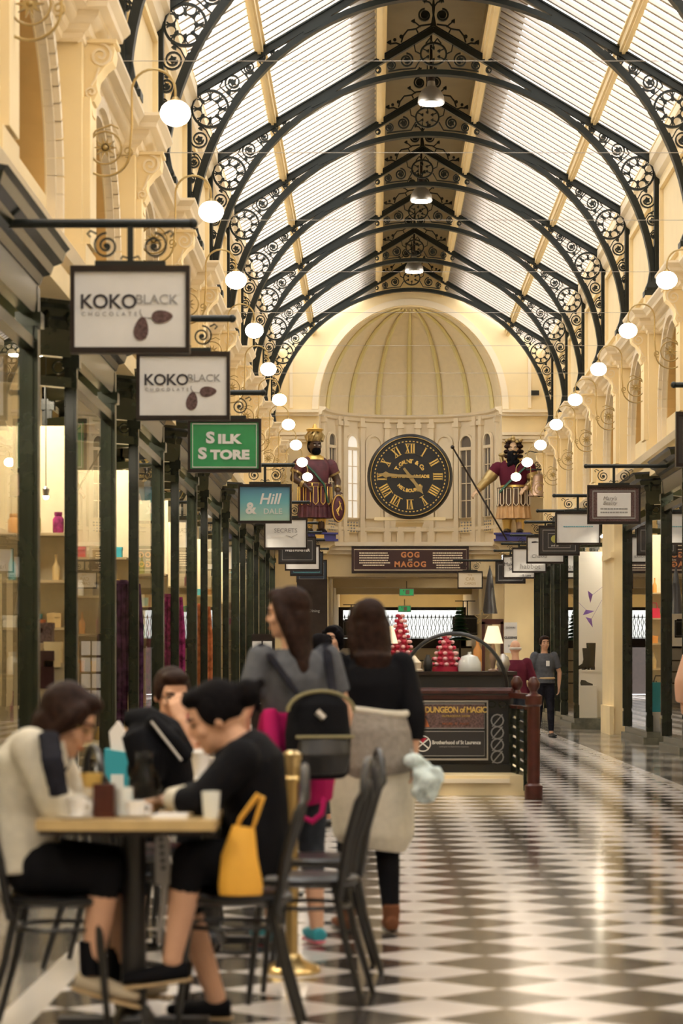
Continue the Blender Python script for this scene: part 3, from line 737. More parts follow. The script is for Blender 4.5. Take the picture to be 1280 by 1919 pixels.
# recessed doors between the bays
def shopdoor(s, y0, y1, n):
    x = s*3.97; f = MB(); yc = (y0+y1)/2
    f.box(x-.04, x+.04, y0, y0+.09, 0, 3.9); f.box(x-.04, x+.04, y1-.09, y1, 0, 3.9); f.box(x-.04, x+.04, y0, y1, 2.35, 2.5); f.box(x-.04, x+.04, y0, y1, 3.7, 4.12)
    f.box(x-.03, x+.03, y0+.09, y1-.09, .05, .5); d = struct(f.build('door_%d' % n, 'green'))
    MB().add([(x, y0, .4), (x, y1, .4), (x, y1, 3.7), (x, y0, 3.7)], [(0, 1, 2, 3)]).build('pane', 'shopglass', d, smooth=0)
    MB().tube([(x-s*.05, y0+.2, .9), (x-s*.08, y0+.2, 1.0), (x-s*.08, y0+.2, 1.3), (x-s*.05, y0+.2, 1.4)], .012).build('handle', 'brass', d)
n = 2
for (a, b), (c, d) in zip([(4.3, 7.0), (9.4, 12.1)]+lb, [(9.4, 12.1)]+lb): shopdoor(-1, b+.55, c-.55, n); n += 1
rn_ = [(9.0, 11.6), (14.2, 16.8), (19.4, 22.0), (24.6, 27.2)]
for (a, b), (c, d) in zip(rn_+rb_, rn_[1:]+rb_):
    if c-b < 3: shopdoor(1, b+.5, c-.5, n); n += 1
# shop ceilings' end partitions, cream piers
st_ = MB()
st_.box(3.28, 6, 43.0, 45.2, 0, 4.12); st_.box(3.2, 3.28, 42.95, 44.65, 0, .5); st_.box(3.22, 3.28, 42.95, 44.65, 3.1, 3.2); st_.box(3.18, 3.28, 42.9, 44.7, 3.85, 4.12)
struct(st_.build('trim_1', 'cream'))
for i, (s, y) in enumerate([(-1, 8.2), (-1, 13.3), (1, 12.9), (1, 18.1), (1, 23.3)]+[(-1, (b+c)/2) for (a, b), (c, d) in zip(lb, lb[1:])]+[(1, (b+c)/2) for (a, b), (c, d) in zip(rb_, rb_[1:]) if c-b < 3]+[(1, 28.6)]):
    struct(MB().box(s*4.02, s*6, y-.06, y+.06, 0, 4.12).build('trim_%d' % (i+2), 'backboard'))
# shop walls nearer than the picture shows (plain fronts), so that daylight behaves
struct(MB().box(-5.6, -5.4, 3.6, 13.6, 0, 4.1).box(-5.4, -3.5, 3.4, 3.6, 0, 4.1).box(-3.9, -3.6, -9, 3.5, 0, 4.1).build('wall_near_left', 'backboard')); struct(MB().box(5.4, 5.6, 8.3, 28.5, 0, 4.1).box(3.5, 5.4, 8.1, 8.3, 0, 4.1).box(3.6, 3.9, -9, 8.2, 0, 4.1).build('wall_near_right', 'backboard'))
struct(MB().box(-2.4, -6, YEND, YEND+.3, 0, 4.3).build('wall_end_left', 'cream')); struct(MB().box(2.4, 6, YEND, YEND+.3, 0, 4.3).build('wall_end_right', 'cream'))
# unseen fill lights added to brighten the shop interiors
for i, (s, a, b, r) in enumerate(SH):
    yc = (a+b)/2
    side = 'left' if s < 0 else 'right'
    o = thing('shop_fill_light', 'warm rectangular fill light added inside the %s %s-side shop window' % (ordn(i if s < 0 else i-9), side), 'ceiling light', (s*4.0, yc, 4.0), 0, 'fill lights added in the %s shops' % side)
    MB().box(-.16, .16, -.85, .85, .0, .12).build('housing', 'white', o); MB().box(-.14, .14, -.83, .83, -.012, 0).build('diffuser', 'fill_and_lamp_glow', o)
# ---- goods in the windows
GM = ['amber', 'red', 'white', 'olive', 'teal', 'tan', 'rust', 'purplebright', 'maple', 'pinkshell', 'gold', 'signdark']
GN = {'amber': 'amber', 'red': 'crimson', 'white': 'white', 'olive': 'olive', 'teal': 'teal', 'tan': 'tan', 'rust': 'rust red', 'purplebright': 'magenta', 'maple': 'honey brown', 'pinkshell': 'pale pink', 'gold': 'gilt', 'signdark': 'black'}
proto_me = {}
def good(kind, m):
    if (kind, m) not in proto_me:
        b = MB()
        if kind == 'gift_box': b.box(-.06, .06, -.06, .06, 0, .10); b.box(-.064, .064, -.064, .064, .075, .105); b.box(-.01, .01, -.066, .066, 0, .108)
        elif kind == 'glass_jar': b.lathe([(.045, 0), (.05, .02), (.05, .11), (.03, .135), (.036, .14), (.036, .165)], n=10)
        elif kind == 'bottle': b.lathe([(.035, 0), (.036, .12), (.012, .17), (.012, .23), (.016, .235)], n=10)
        elif kind == 'handbag': b.prism([(-.11, 0), (.11, 0), (.09, .15), (-.09, .15)], -.04, .04); b.tube([(-.06, 0, .15), (-.045, 0, .23), (.045, 0, .23), (.06, 0, .15)], .008, 6)
        elif kind == 'shoe': b.prism([(-.11, 0), (.12, 0), (.12, .03), (.03, .06), (-.03, .10), (-.10, .11), (-.12, .05)], -.035, .035)
        o = b.build(kind, m); proto_me[(kind, m)] = o.data; bpy.data.objects.remove(o)
    return proto_me[(kind, m)]
gcount = 0
for i, (s, a, b, r) in enumerate(SH):
    side = 'left' if s < 0 else 'right'; j = i if s < 0 else i-9
    if s > 0 and abs(a-47) < .1: continue
    # shelving unit near the far end facing the camera side
    yc = b-.35; where = '%s %s-side shop window' % (ordn(j), side)
    u = thing('display_shelves', 'timber display shelves in the '+where, 'shelves', (s*4.25, yc, .30), 0, 'display shelves in the %s windows' % side)
    MB().box(-.62, .62, .12, .15, 0, 3.1).build('back_panel', 'backboard', u)
    hs = [.0, .42, .84, 1.26, 1.68, 2.1]
    for q in hs: MB().box(-.62, .62, -.16, .15, q+.0, q+.025).build('shelf', 'shelf', u)
    ds = MB().box(-.5, .5, -(b-a)/2, (b-a)/2, 0, .12)
    tag(ds.build('display_platform', 'backboard'), 'low display platform in the '+where, 'platform'); ob = COL.objects[-1]; ob.location = (s*4.0, (a+b)/2, .30)
    kinds = (['handbag', 'bottle', 'gift_box'] if s > 0 else ['glass_jar', 'gift_box', 'bottle'])
    for qi, q in enumerate(hs):
        m_ = 6
        for t in range(m_):
            kd = kinds[(qi+j) % 3]; mm = random.choice(GM)
            o = bpy.data.objects.new(kd, good(kd, mm)); COL.objects.link(o)
            o.location = (s*4.25-.5+t*.2+random.uniform(-.02, .02), yc-.03, .30+q+.025); o.scale = (1, 1, random.uniform(.9, 1.25))
            tag(o, '%s %s, %s along shelf row %s, %s' % (GN[mm], kd.replace('_', ' '), ordn(t), ['one (lowest)', 'two', 'three', 'four', 'five', 'six (top)'][qi], where), {'glass_jar': 'jar', 'gift_box': 'box', 'bottle': 'bottle', 'handbag': 'bag'}[kd], 'goods on the shelves of the '+where)
# scarves on dress forms, second to fourth left windows
def dressform(loc, m, label, rz=0):
    o = thing('dress_form', label, 'mannequin', loc, rz)
    MB().lathe([(.14, 0), (.14, .02), (.02, .04), (.02, .75)], n=12).build('stand', 'darkwood', o)
    b = MB().tube([(0, 0, .75), (0, 0, .95), (0, 0, 1.1), (0, 0, 1.3), (0, 0, 1.42), (0, 0, 1.5)], [(.17, .11), (.16, .10), (.13, .09), (.18, .11), (.15, .08), (.05, .05)], 14, lat=(1, 0, 0)); b.build('torso', m, o)
    d = MB()
    for k in range(9):
        t = -.17+k*.042; d.tube([(t, -.10, 1.46), (t*1.1+.01*math.sin(k), -.14, 1.1), (t*1.15, -.13, .7), (t*1.2+.01*math.cos(k*2), -.12, .18+.05*(k % 2))], [.022, .028, .03, .026], 6)
    d.build('draped_scarf', m, o); o.scale = (1.1, 1.1, 1.13); return o
dressform((-3.50, 25.1, .42), 'purple', 'dress form draped in dark purple scarves behind the third left window')
dressform((-3.47, 30.2, .42), 'purplebright', 'dress form with a magenta patterned scarf in the fourth left window')
dressform((-3.47, 35.3, .42), 'rust', 'dress form with a rust coloured wrap in the fifth left window')
# nearest left window: stacked chocolate gift boxes
for i, (x, y_, z, w, h_, m) in enumerate(((85, 1290, 1, .16, .30, 'maroon'), (70, 1235, 1, .12, .12, 'tan'), (88, 1205, 1, .10, .16, 'inkbrown'), (100, 1250, 1, .13, .2, 'cream'), (72, 1185, 1, .09, .10, 'rust'))):
    p_ = px(x, y_, 19.9); b = MB().box(-w/2, w/2, -.08, .08, 0, h_).box(-w/2-.004, w/2+.004, -.084, .084, h_*.75, h_+.004); o = b.build('gift_box', m); o.location = p_
    tag(o, ['large dark maroon gift box in the second left window', 'tan gift box standing left in the second left window display', 'speckled brown gift box high in the second left window', 'tall cream gift box at the right of the second left window display', 'small rust red gift box topmost in the second left window'][i], 'box')
for i, (yy, zz) in enumerate(((19.9, 0),)):
    st2 = MB().box(-.25, .25, -.15, .15, 0, .85); o = st2.build('display_pedestal', 'backboard'); o.location = (px(85, 1300, 19.9).x, 20.0, .42); tag(o, 'cream pedestal under the gift boxes in the second left window', 'pedestal')
# boot display, right
bx_ = px(1103, 0, 47.6).x
wp = thing('boot_plinth', 'white display plinth below the black boots in a right window', 'plinth', (bx_, 47.75, .20)); MB().box(-.24, .24, -.1, .25, 0, .88).box(-.26, .26, -.12, .27, .88, .92).build('body', 'white', wp)
bk = MB().box(3.02, 4.3, 48.4, 48.44, .2, 3.45).build('white_backdrop', 'white'); tag(bk, 'tall white backdrop board behind the boots in a right window', 'board')
def boot(loc, rz, label, h=.34):
    o = thing('ankle_boot', label, 'boot', loc, rz); o.scale = (1.25,)*3
    MB().prism([(-.04, .05), (.05, .05), (.13, .015), (.16, .02), (.15, .05), (.07, .10), (.055, .16), (.07, h), (-.06, h), (-.045, .14)], -.035, .035).build('upper', 'black', o)
    MB().prism([(-.045, 0), (-.01, 0), (.0, .045), (.15, .0), (.165, .015), (.05, .052), (-.045, .052)], -.036, .036).build('sole', 'darkwood', o); return o
boot((bx_-.02, 47.75, 1.12), PI, 'tall black boot standing at the front of the white plinth'); boot((bx_+.08, 47.9, 1.12), PI+.5, 'black boot leaning behind the front boot on the white plinth', .42)
bo = bpy.data.objects.new('flat_shoe', good('shoe', 'black')); COL.objects.link(bo); bo.location = (bx_-.05, 47.5, .82); tag(bo, 'black flat shoe on the small white step before the boots', 'shoe')
sb_ = MB().box(bx_-.2, bx_+.15, 47.4, 47.62, .2, .82).build('display_step', 'white'); tag(sb_, 'small white step carrying the flat shoe in the boot window', 'step')
for i, (y_, a, l) in enumerate(((1118, .9, 'upper violet paper bird hanging in the boot window'), (1150, -.8, 'middle violet paper bird hanging in the boot window'), (1166, .5, 'lowest small violet paper bird hanging in the boot window'))):
    p_ = px(1103, y_, 47.5); o = MB().add([(-.10, 0, .06), (0, -.03, 0), (.02, .03, .09), (.12, 0, -.05)], [(0, 1, 2), (1, 3, 2), (0, 2, 3), (0, 3, 1)]).tube([(0.02, 0, .08), (0.02, 0, .5)], .003, 5).build('paper_bird', 'violet', smooth=0); o.location = p_; o.rotation_euler = (0, a, 0); tag(o, l, 'ornament')
# teal bag low in the handbag window
o = thing('tote_bag', 'large turquoise bag at the bottom of the handbag window on the right', 'bag', (px(1236, 0, 38.2).x, 38.15, .50)); MB().prism([(-.16, 0), (.16, 0), (.14, .46), (-.14, .46)], -.06, .06).build('body', 'teal', o)
MB().tube([(-.1, 0, .46), (-.07, 0, .56), (.07, 0, .56), (.1, 0, .46)], .01, 6).build('handle', 'black', o)
q_ = px(1236, 0, 38.2).x; o2 = MB().box(q_-.18, q_+.18, 38.0, 38.3, .2, .5).build('display_box', 'white'); tag(o2, 'white display box under the turquoise bag', 'box')
sl_ = thing('display_spotlight', 'tiny bright spotlight high in the second left window', 'spotlight', px(86, 930, 20.2)); MB().lathe([(.02, 0), (.03, .06), (.01, .08)], n=12).build('housing', 'alu', sl_); MB().ell((0, 0, -.005), .02).build('bulb', 'fill_and_lamp_glow', sl_)
MB().tube([(0, 0, .08), (0, 0, 4.1-px(86, 930, 20.2).z)], .004, 5).build('cord', 'iron', sl_)
# ================================================================== HANGING SIGNS
def hang_sign(s, Y, label, face='paper', inner=None, w=.76, h=.55, x=2.44, z=3.48, arm=True, framem='darkwood'):
    r = thing('hanging_shop_sign', label, 'sign', (s*x, Y, z), 0, 'hanging shop signs on the %s side' % ('left' if s < 0 else 'right'))
    MB().ribbon([(-w/2+.02, -h/2+.02), (w/2-.02, -h/2+.02), (w/2-.02, h/2-.02), (-w/2+.02, h/2-.02)], .045, -.035, .035, True).build('frame', framem, r, 0)
    MB().box(-w/2+.03, w/2-.03, -.015, .015, -h/2+.03, h/2-.03).build('panel', face, r, 0)
    if inner: MB().ribbon([(-w/2+.085, -h/2+.085), (w/2-.085, -h/2+.085), (w/2-.085, h/2-.085), (-w/2+.085, h/2-.085)], inner[1], -.022, -.014, True).build('border_line', inner[0], r, 0)
    k = w/.76; zt = h/2
    MB().box(-.22*k, .22*k, -.02, .02, zt, zt+.03).box(-.018, .018, -.018, .018, zt, zt+.25).build('hanger', 'iron', r)
    for q in (-1, 1):
        sc = MB()
        sc.ribbon(spiral(q*.15, zt+.125, .082, 1.9, PI/2, -q, .16, 34), .012, -.008, .008); sc.ribbon([(q*.21, zt+.20), (q*.25, zt+.22), (q*.27, zt+.20), (q*.25, zt+.18)], .01, -.008, .008)
        disc(sc, q*.15, zt+.125, .018, -.01, .01, 8); sc.ribbon([(q*.02, zt+.05), (q*.05, zt+.06), (q*.06, zt+.04)], .01, -.008, .008)
        sc.build('scroll', 'iron', r, 0)
    if arm:
        L = 3.36-x; b = MB(); b.tube([(-s*.39, 0, zt+.265), (s*L, 0, zt+.265)], .028, 10); b.ell((-s*.39, 0, zt+.265), .033); b.lathe([(.05, -.015), (.05, .015)], (s*(L-.02), 0, zt+.265), 12, Matrix.Rotation(PI/2, 3, 'Y')); b.build('bracket_arm', 'iron', r)
    return r
def koko(Y, label):
    r = hang_sign(-1, Y, label)
    text('KOKO', .125, 'ink', r, (-.135, -.02, .045), bold=.002, spacing=.95)
    text('BLACK', .085, 'inkgrey', r, (.165, -.02, .06), spacing=.95, scale=(1.05, 1))
    text('CHOCOLATE', .036, 'inkgrey', r, (-.13, -.02, -.03), spacing=1.9)
    for c, a, sc, nm in (((.07, -.12), .15, 1, 'cocoa_pod'), ((.20, -.045), 1.5, .9, 'cocoa_leaf')):
        P = [(.045*sc*math.sin(t)*(1-.25*math.cos(t)), .075*sc*math.cos(t)) for t in [2*PI*i/16 for i in range(16)]]
        P = [(c[0]+x*math.cos(a)+z*math.sin(a), c[1]-x*math.sin(a)+z*math.cos(a)) for x, z in P]
        MB().prism(P, -.022, -.014).build(nm, 'inkbrown', r, 0)
    MB().ribbon([(.08, -.05), (.06, -.02), (.065, 0)], .006, -.02, -.015).ribbon([(.09, -.05), (.12, -.055), (.14, -.05)], .006, -.02, -.015).build('stalk', 'inkgrey', r, 0)
koko(15.35, 'largest white hanging sign on the left, reading KOKO BLACK with a cocoa pod'); koko(19.6, 'second, smaller white KOKO BLACK sign, just above the green sign')
r = hang_sign(-1, 25.0, 'green hanging sign lettered SILK STORE', 'signgreen')
MB().ribbon([(-.325, -.22), (.325, -.22), (.325, .22), (-.325, .22)], .01, -.022, -.014, True).build('border_line', 'paper', r, 0)
text('S', .155, 'paper', r, (-.145, -.02, .075), bold=.007, scale=(1.2, 1)); text('ILK', .125, 'paper', r, (.045, -.02, .062), bold=.007, spacing=1.05, scale=(1.25, 1))
text('S', .155, 'paper', r, (-.225, -.02, -.085), bold=.007, scale=(1.2, 1)); text('TORE', .125, 'paper', r, (.055, -.02, -.098), bold=.007, spacing=1.02, scale=(1.22, 1))
r = hang_sign(-1, 34.2, 'blue-green hanging sign lettered Hill & DALE', 'signsky')
text('Hill', .21, 'paper', r, (.06, -.02, .06), bold=.004, shear=.25); text('&', .22, 'paper', r, (-.2, -.02, -.07), bold=.008); text('DALE', .11, 'glassware', r, (.11, -.02, -.11), bold=.001)
r = hang_sign(-1, 42.2, 'white hanging sign lettered SECRETS, without coloured ground'); text('SECRETS', .105, 'inkgrey', r, (0, -.02, .05), spacing=1.0); MB().ribbon([(0, -.03), (.1, -.06), (.2, -.01)], .008, -.02, -.015).build('flourish', 'inkgrey', r, 0)
r = hang_sign(-1, 48.5, 'dark hanging sign lettered WESTMINSTER in white', 'signdark', ('inkgrey', .012)); text('WESTMINSTER', .075, 'paper', r, (0, -.02, .0), bold=.003)
hang_sign(-1, 52, 'pale grey-white hanging sign tucked behind the dark WESTMINSTER sign', 'white')
hang_sign(-1, 55.2, 'dark slate hanging sign behind the pale one on the left', 'signnavy', ('signblue', .012))
hang_sign(-1, 59.6, 'farthest dark hanging sign on the left, near the end wall', 'signnavy', ('inkgrey', .012))
# right side
r = hang_sign(1, 24.3, 'nearest right hanging sign, cut off by the picture edge', 'signdark', ('brass', .012))
r = hang_sign(1, 34.4, 'largest whole right-hand sign, white card in a wide brown mount', 'inkbrown', ('inkgrey', .018))
MB().box(-.235, .235, -.024, -.014, -.165, .165).build('card', 'paper', r, 0)
for t, z_, q in (('Mary\'s', .085, .075), ('Beauty', .02, .07)): text(t, q, 'inkgrey', r, (-.06, -.03, z_), shear=.3)
for z_ in (-.06, -.11):
    b = MB(); x = -.19
    while x < .17: l = random.uniform(.02, .05); b.box(x, x+l, -.028, -.024, z_-.010, z_+.010); x += l+.006
    b.build('lettering', 'inkgrey', r, 0)
r = hang_sign(1, 40.5, 'plain white hanging sign left of the largest right-hand sign')
b = MB(); x = -.24
while x < .22: l = random.uniform(.02, .04); b.box(x, x+l, -.02, -.015, .02, .035); x += l+.006
b.build('lettering', 'signblue', r, 0)
r = hang_sign(1, 44.6, 'dark hanging sign with pale inner borders and a yellow emblem', 'signdark', ('inkgrey', .014)); MB().ribbon([(-.2, -.13), (.2, -.13), (.2, .13), (-.2, .13)], .01, -.022, -.014, True).build('inner_border', 'inkgrey', r, 0)
b = MB(); disc(b, -.08, .03, .07, -.024, -.014, 14); b.build('emblem', 'olive', r, 0); text('and co', .05, 'paper', r, (-.08, -.02, -.09))
r = hang_sign(1, 48.2, 'white hanging sign with a small black shoe mark, lettered Chukka'); MB().prism([(-.27, .13), (-.14, .14), (-.13, .15), (-.2, .165), (-.27, .155)], -.02, -.015).build('shoe_mark', 'ink', r, 0); text('Chukka', .10, 'inkgrey', r, (-.12, -.02, -.13), shear=.2)
r = hang_sign(1, 53.2, 'white hanging sign lettered habbot'); text('habbot', .15, 'inkgrey', r, (.02, -.02, -.14), spacing=1.05)
r = hang_sign(1, 57.0, 'white hanging sign with black lines of text, lettered The Make Studio')
text('The', .09, 'ink', r, (-.14, -.02, .16)); text('Make', .12, 'ink', r, (-.22, -.02, .06)); text('Studio', .09, 'ink', r, (-.12, -.02, -.05)); text('S. Lane', .07, 'ink', r, (.18, -.02, -.2))
hang_sign(1, 60.6, 'farthest right hanging sign, dark with a grey border', 'signdark', ('inkgrey', .014))
r = hang_sign(1, 61.0, 'small cream sign lettered CAR hanging beside the wide maroon sign', 'cream_light', None, .64, .44, 1.46, 3.31)
text('THE', .06, 'brass', r, (.0, -.02, .12)); text('CAR', .11, 'brass', r, (0, -.02, .02), spacing=1.1); text('CARDS', .09, 'brass', r, (0, -.02, -.09))
# ---- wide sign
g = thing('name_board', 'wide maroon board lettered GOG and MAGOG under the clock', 'sign', (-.01, 62.15, 3.86))
MB().ribbon([(-1.48, -.32), (1.48, -.32), (1.48, .32), (-1.48, .32)], .05, -.04, .04, True).build('frame', 'darkwood', g, 0); MB().box(-1.48, 1.48, -.02, .02, -.32, .32).build('panel', 'maroon', g, 0)
MB().ribbon([(-1.42, -.26), (1.42, -.26), (1.42, .26), (-1.42, .26)], .016, -.028, -.018, True).build('border_line', 'cream_light', g, 0)
text('GOG', .19, 'copper', g, (0, -.03, .12), bold=.008, spacing=1.2); text('and', .07, 'cream_light', g, (0, -.03, .0)); text('MAGOG', .19, 'copper', g, (0, -.03, -.12), bold=.008, spacing=1.25)
for s in (-1, 1):
    b = MB()
    for k in range(6 if s < 0 else 7):
        z_ = .17-k*.062; x = s*.93-.36+(.09 if k > 4 else 0); e = s*.93+.36-(.09 if k > 4 else 0)
        while x < e: l = random.uniform(.02, .07); b.box(x, x+l, -.026, -.018, z_-.014, z_+.014); x += l+.008
    b.build('lettering', 'cream_light', g, 0)
# ---- clock
ck = thing('tower_clock', 'large round black clock with gold roman numerals on the apse', 'clock', (-.02, 62.0, 5.95))
RX = Matrix.Rotation(PI/2, 3, 'X')
MB().lathe([(.98, 0), (1.06, .0), (1.08, .05), (1.05, .12), (1.0, .14), (.97, .10), (.93, .10)], n=64, R=RX).build('rim', 'black', ck, 30)
MB().lathe([(.2, .06), (.96, .06), (.96, .09), (.01, .09)], n=64, R=RX).build('dial', 'dialblack', ck, 20)
MB().tube([(.99*math.cos(2*PI*i/64), -.145, .99*math.sin(2*PI*i/64)) for i in range(64)], .008, 6, True).build('gilt_ring', 'gold', ck)
mk = MB(); yf = -.10
def rot2(p, a): return (p[0]*math.cos(a)+p[1]*math.sin(a), -p[0]*math.sin(a)+p[1]*math.cos(a))
for i in range(60):
    a = 2*PI*i/60
    mk.prism([rot2(p, a) for p in ((-.022, .875), (.022, .875), (.022, .90), (-.022, .90))], yf-.005, yf+.01)
mk.build('minute_track', 'gold', ck, 0)
ROM = ['XII', 'I', 'II', 'III', 'IIII', 'V', 'VI', 'VII', 'VIII', 'IX', 'X', 'XI']
for h_, t in enumerate(ROM):
    m = MB(); a = 2*PI*h_/12; Wd = {'I': .062, 'V': .125, 'X': .135}; tot = sum(Wd[c] for c in t); x = -tot/2; zb, zt = .58, .83
    def q(pts): m.prism([rot2(p, a) for p in pts], yf-.008, yf+.01)
    for c in t:
        w = Wd[c]; xc = x+w/2
        if c == 'I': q([(xc-.017, zb), (xc+.017, zb), (xc+.017, zt), (xc-.017, zt)])
        elif c == 'V': q([(xc-.05, zt), (xc-.012, zt), (xc+.012, zb), (xc-.008, zb)]); q([(xc+.038, zt), (xc+.05, zt), (xc+.012, zb), (xc+.0, zb)])
        else: q([(xc-.055, zt), (xc-.02, zt), (xc+.055, zb), (xc+.02, zb)]); q([(xc+.04, zt), (xc+.053, zt), (xc-.04, zb), (xc-.053, zb)])
        for z_ in (zb, zt-.016): q([(xc-w/2+.003, z_), (xc+w/2-.003, z_), (xc+w/2-.003, z_+.016), (xc-w/2+.003, z_+.016)])
        x += w
    m.build('numeral', 'gold', ck, 0)
def arctext(s_, R_, a0, a1, size, parent, up=True, lw=.0):
    n_ = len(s_)
    vs = []; big = MB()
    for i, c in enumerate(s_):
        if c == ' ': continue
        a = a0+(a1-a0)*(i+.5)/n_
        t = text(c, size, 'gold', parent, (0, 0, 0), bold=.006)
        M_ = Matrix.Translation((R_*math.sin(a), yf-.004, R_*math.cos(a))) @ Matrix.Rotation(a if up else a-PI, 4, 'Y'); t.data.transform(M_)
        n0 = [v.co for v in t.data.vertices]; big.add(n0, [tuple(p.vertices) for p in t.data.polygons]); me = t.data; bpy.data.objects.remove(t)
    big.build('lettering', 'gold', parent, 0)
arctext('T.GAUNT & Co', .38, -1.12, 1.12, .135, ck); arctext('MELBOURNE', .36, PI+.95, PI-.95, .115, ck, False)
text('ROYAL', .105, 'gold', ck, (-.30, yf-.004, 0), bold=.006); text('ARCADE', .105, 'gold', ck, (.28, yf-.004, 0), bold=.006)
def hand(name, a, L, w, tail):
    P = [(-w*.3, -tail), (w*.3, -tail), (w*.35, -.05), (w*.5, .05), (w*.35, L*.35), (w*.5, L*.62), (w*.95, L*.72), (w*.4, L*.80), (0, L), (-w*.4, L*.80), (-w*.95, L*.72), (-w*.5, L*.62), (-w*.35, L*.35), (-w*.5, .05), (-w*.35, -.05)]
    MB().prism([rot2(p, a) for p in P], -.15 if L > .6 else -.135, -.135 if L > .6 else -.12).build(name, 'brassp', ck, 0)
hand('minute_hand', math.radians(274), .86, .085, .28); hand('hour_hand', math.radians(143), .56, .10, .26)
b = MB(); b.lathe([(.05, 0), (.05, .16)], n=20, R=RX); b.build('hub', 'brassp', ck)
for s in (-1, 1): pass
MB().box(-.35, .35, .0, 2.1, -1.15, -1.02).box(-.9, .9, -.05, .1, -1.1, -1.02).build('support_shelf', 'cream', ck)
# ---- carved figures
def limb(b, pts, rad, n=12, lat=None): b.tube(pts, rad, n, lat=lat); [b.ell(p, (r if not isinstance(r, tuple) else min(r)), nu=10, nv=6) for p, r in ((pts[0], rad[0]), (pts[-1], rad[-1]))]
def add_hand(b, wr, d, nrm, side, curl=.6, sc=1.0, grip=False):
    """palm + four unequal bent fingers + thumb; d = pointing direction, nrm = palm normal, side = +1 thumb towards d x nrm"""
    d = V(d).normalized(); nrm = V(nrm); nrm = (nrm-d*nrm.dot(d)).normalized(); lt = d.cross(nrm)*side; wr = V(wr)
    c = wr+d*.045*sc
    b.tube([wr-d*.01, wr+d*.03*sc, wr+d*.088*sc], [(.026*sc, .018*sc), (.040*sc, .016*sc), (.040*sc, .013*sc)], 10, lat=lt)
    for i, (o, L) in enumerate(((.030, .072), (.010, .08), (-.011, .074), (-.031, .058))):
        p = wr+d*.085*sc+lt*o*sc; dd = d.copy(); P = [p-d*.02*sc]; R_ = [.0095*sc]
        for k, (f, cc) in enumerate(((.45, .45), (.32, 1.0), (.23, .9))):
            ang = curl*cc*(1.0+.08*i); dd = (dd*math.cos(ang)+nrm*math.sin(ang)).normalized(); nr2 = (nrm-dd*nrm.dot(dd)); nrm_ = nrm
            p = p+dd*L*f*sc; P.append(p); R_.append((.0092-.0011*k)*sc)
        b.tube(P, R_, 8); b.ell(P[-1], R_[-1], nu=8, nv=6)
    t0 = wr+d*.025*sc+lt*.026*sc; t1 = t0+(lt*.8+d*.6+nrm*.3).normalized()*.034*sc; t2 = t1+(lt*.25+d*.9+nrm*(.3+curl*.6)).normalized()*.028*sc
    b.tube([t0, t1, t2], [.0125*sc, .0105*sc, .009*sc], 8); b.ell(t2, .009*sc, nu=8, nv=6)
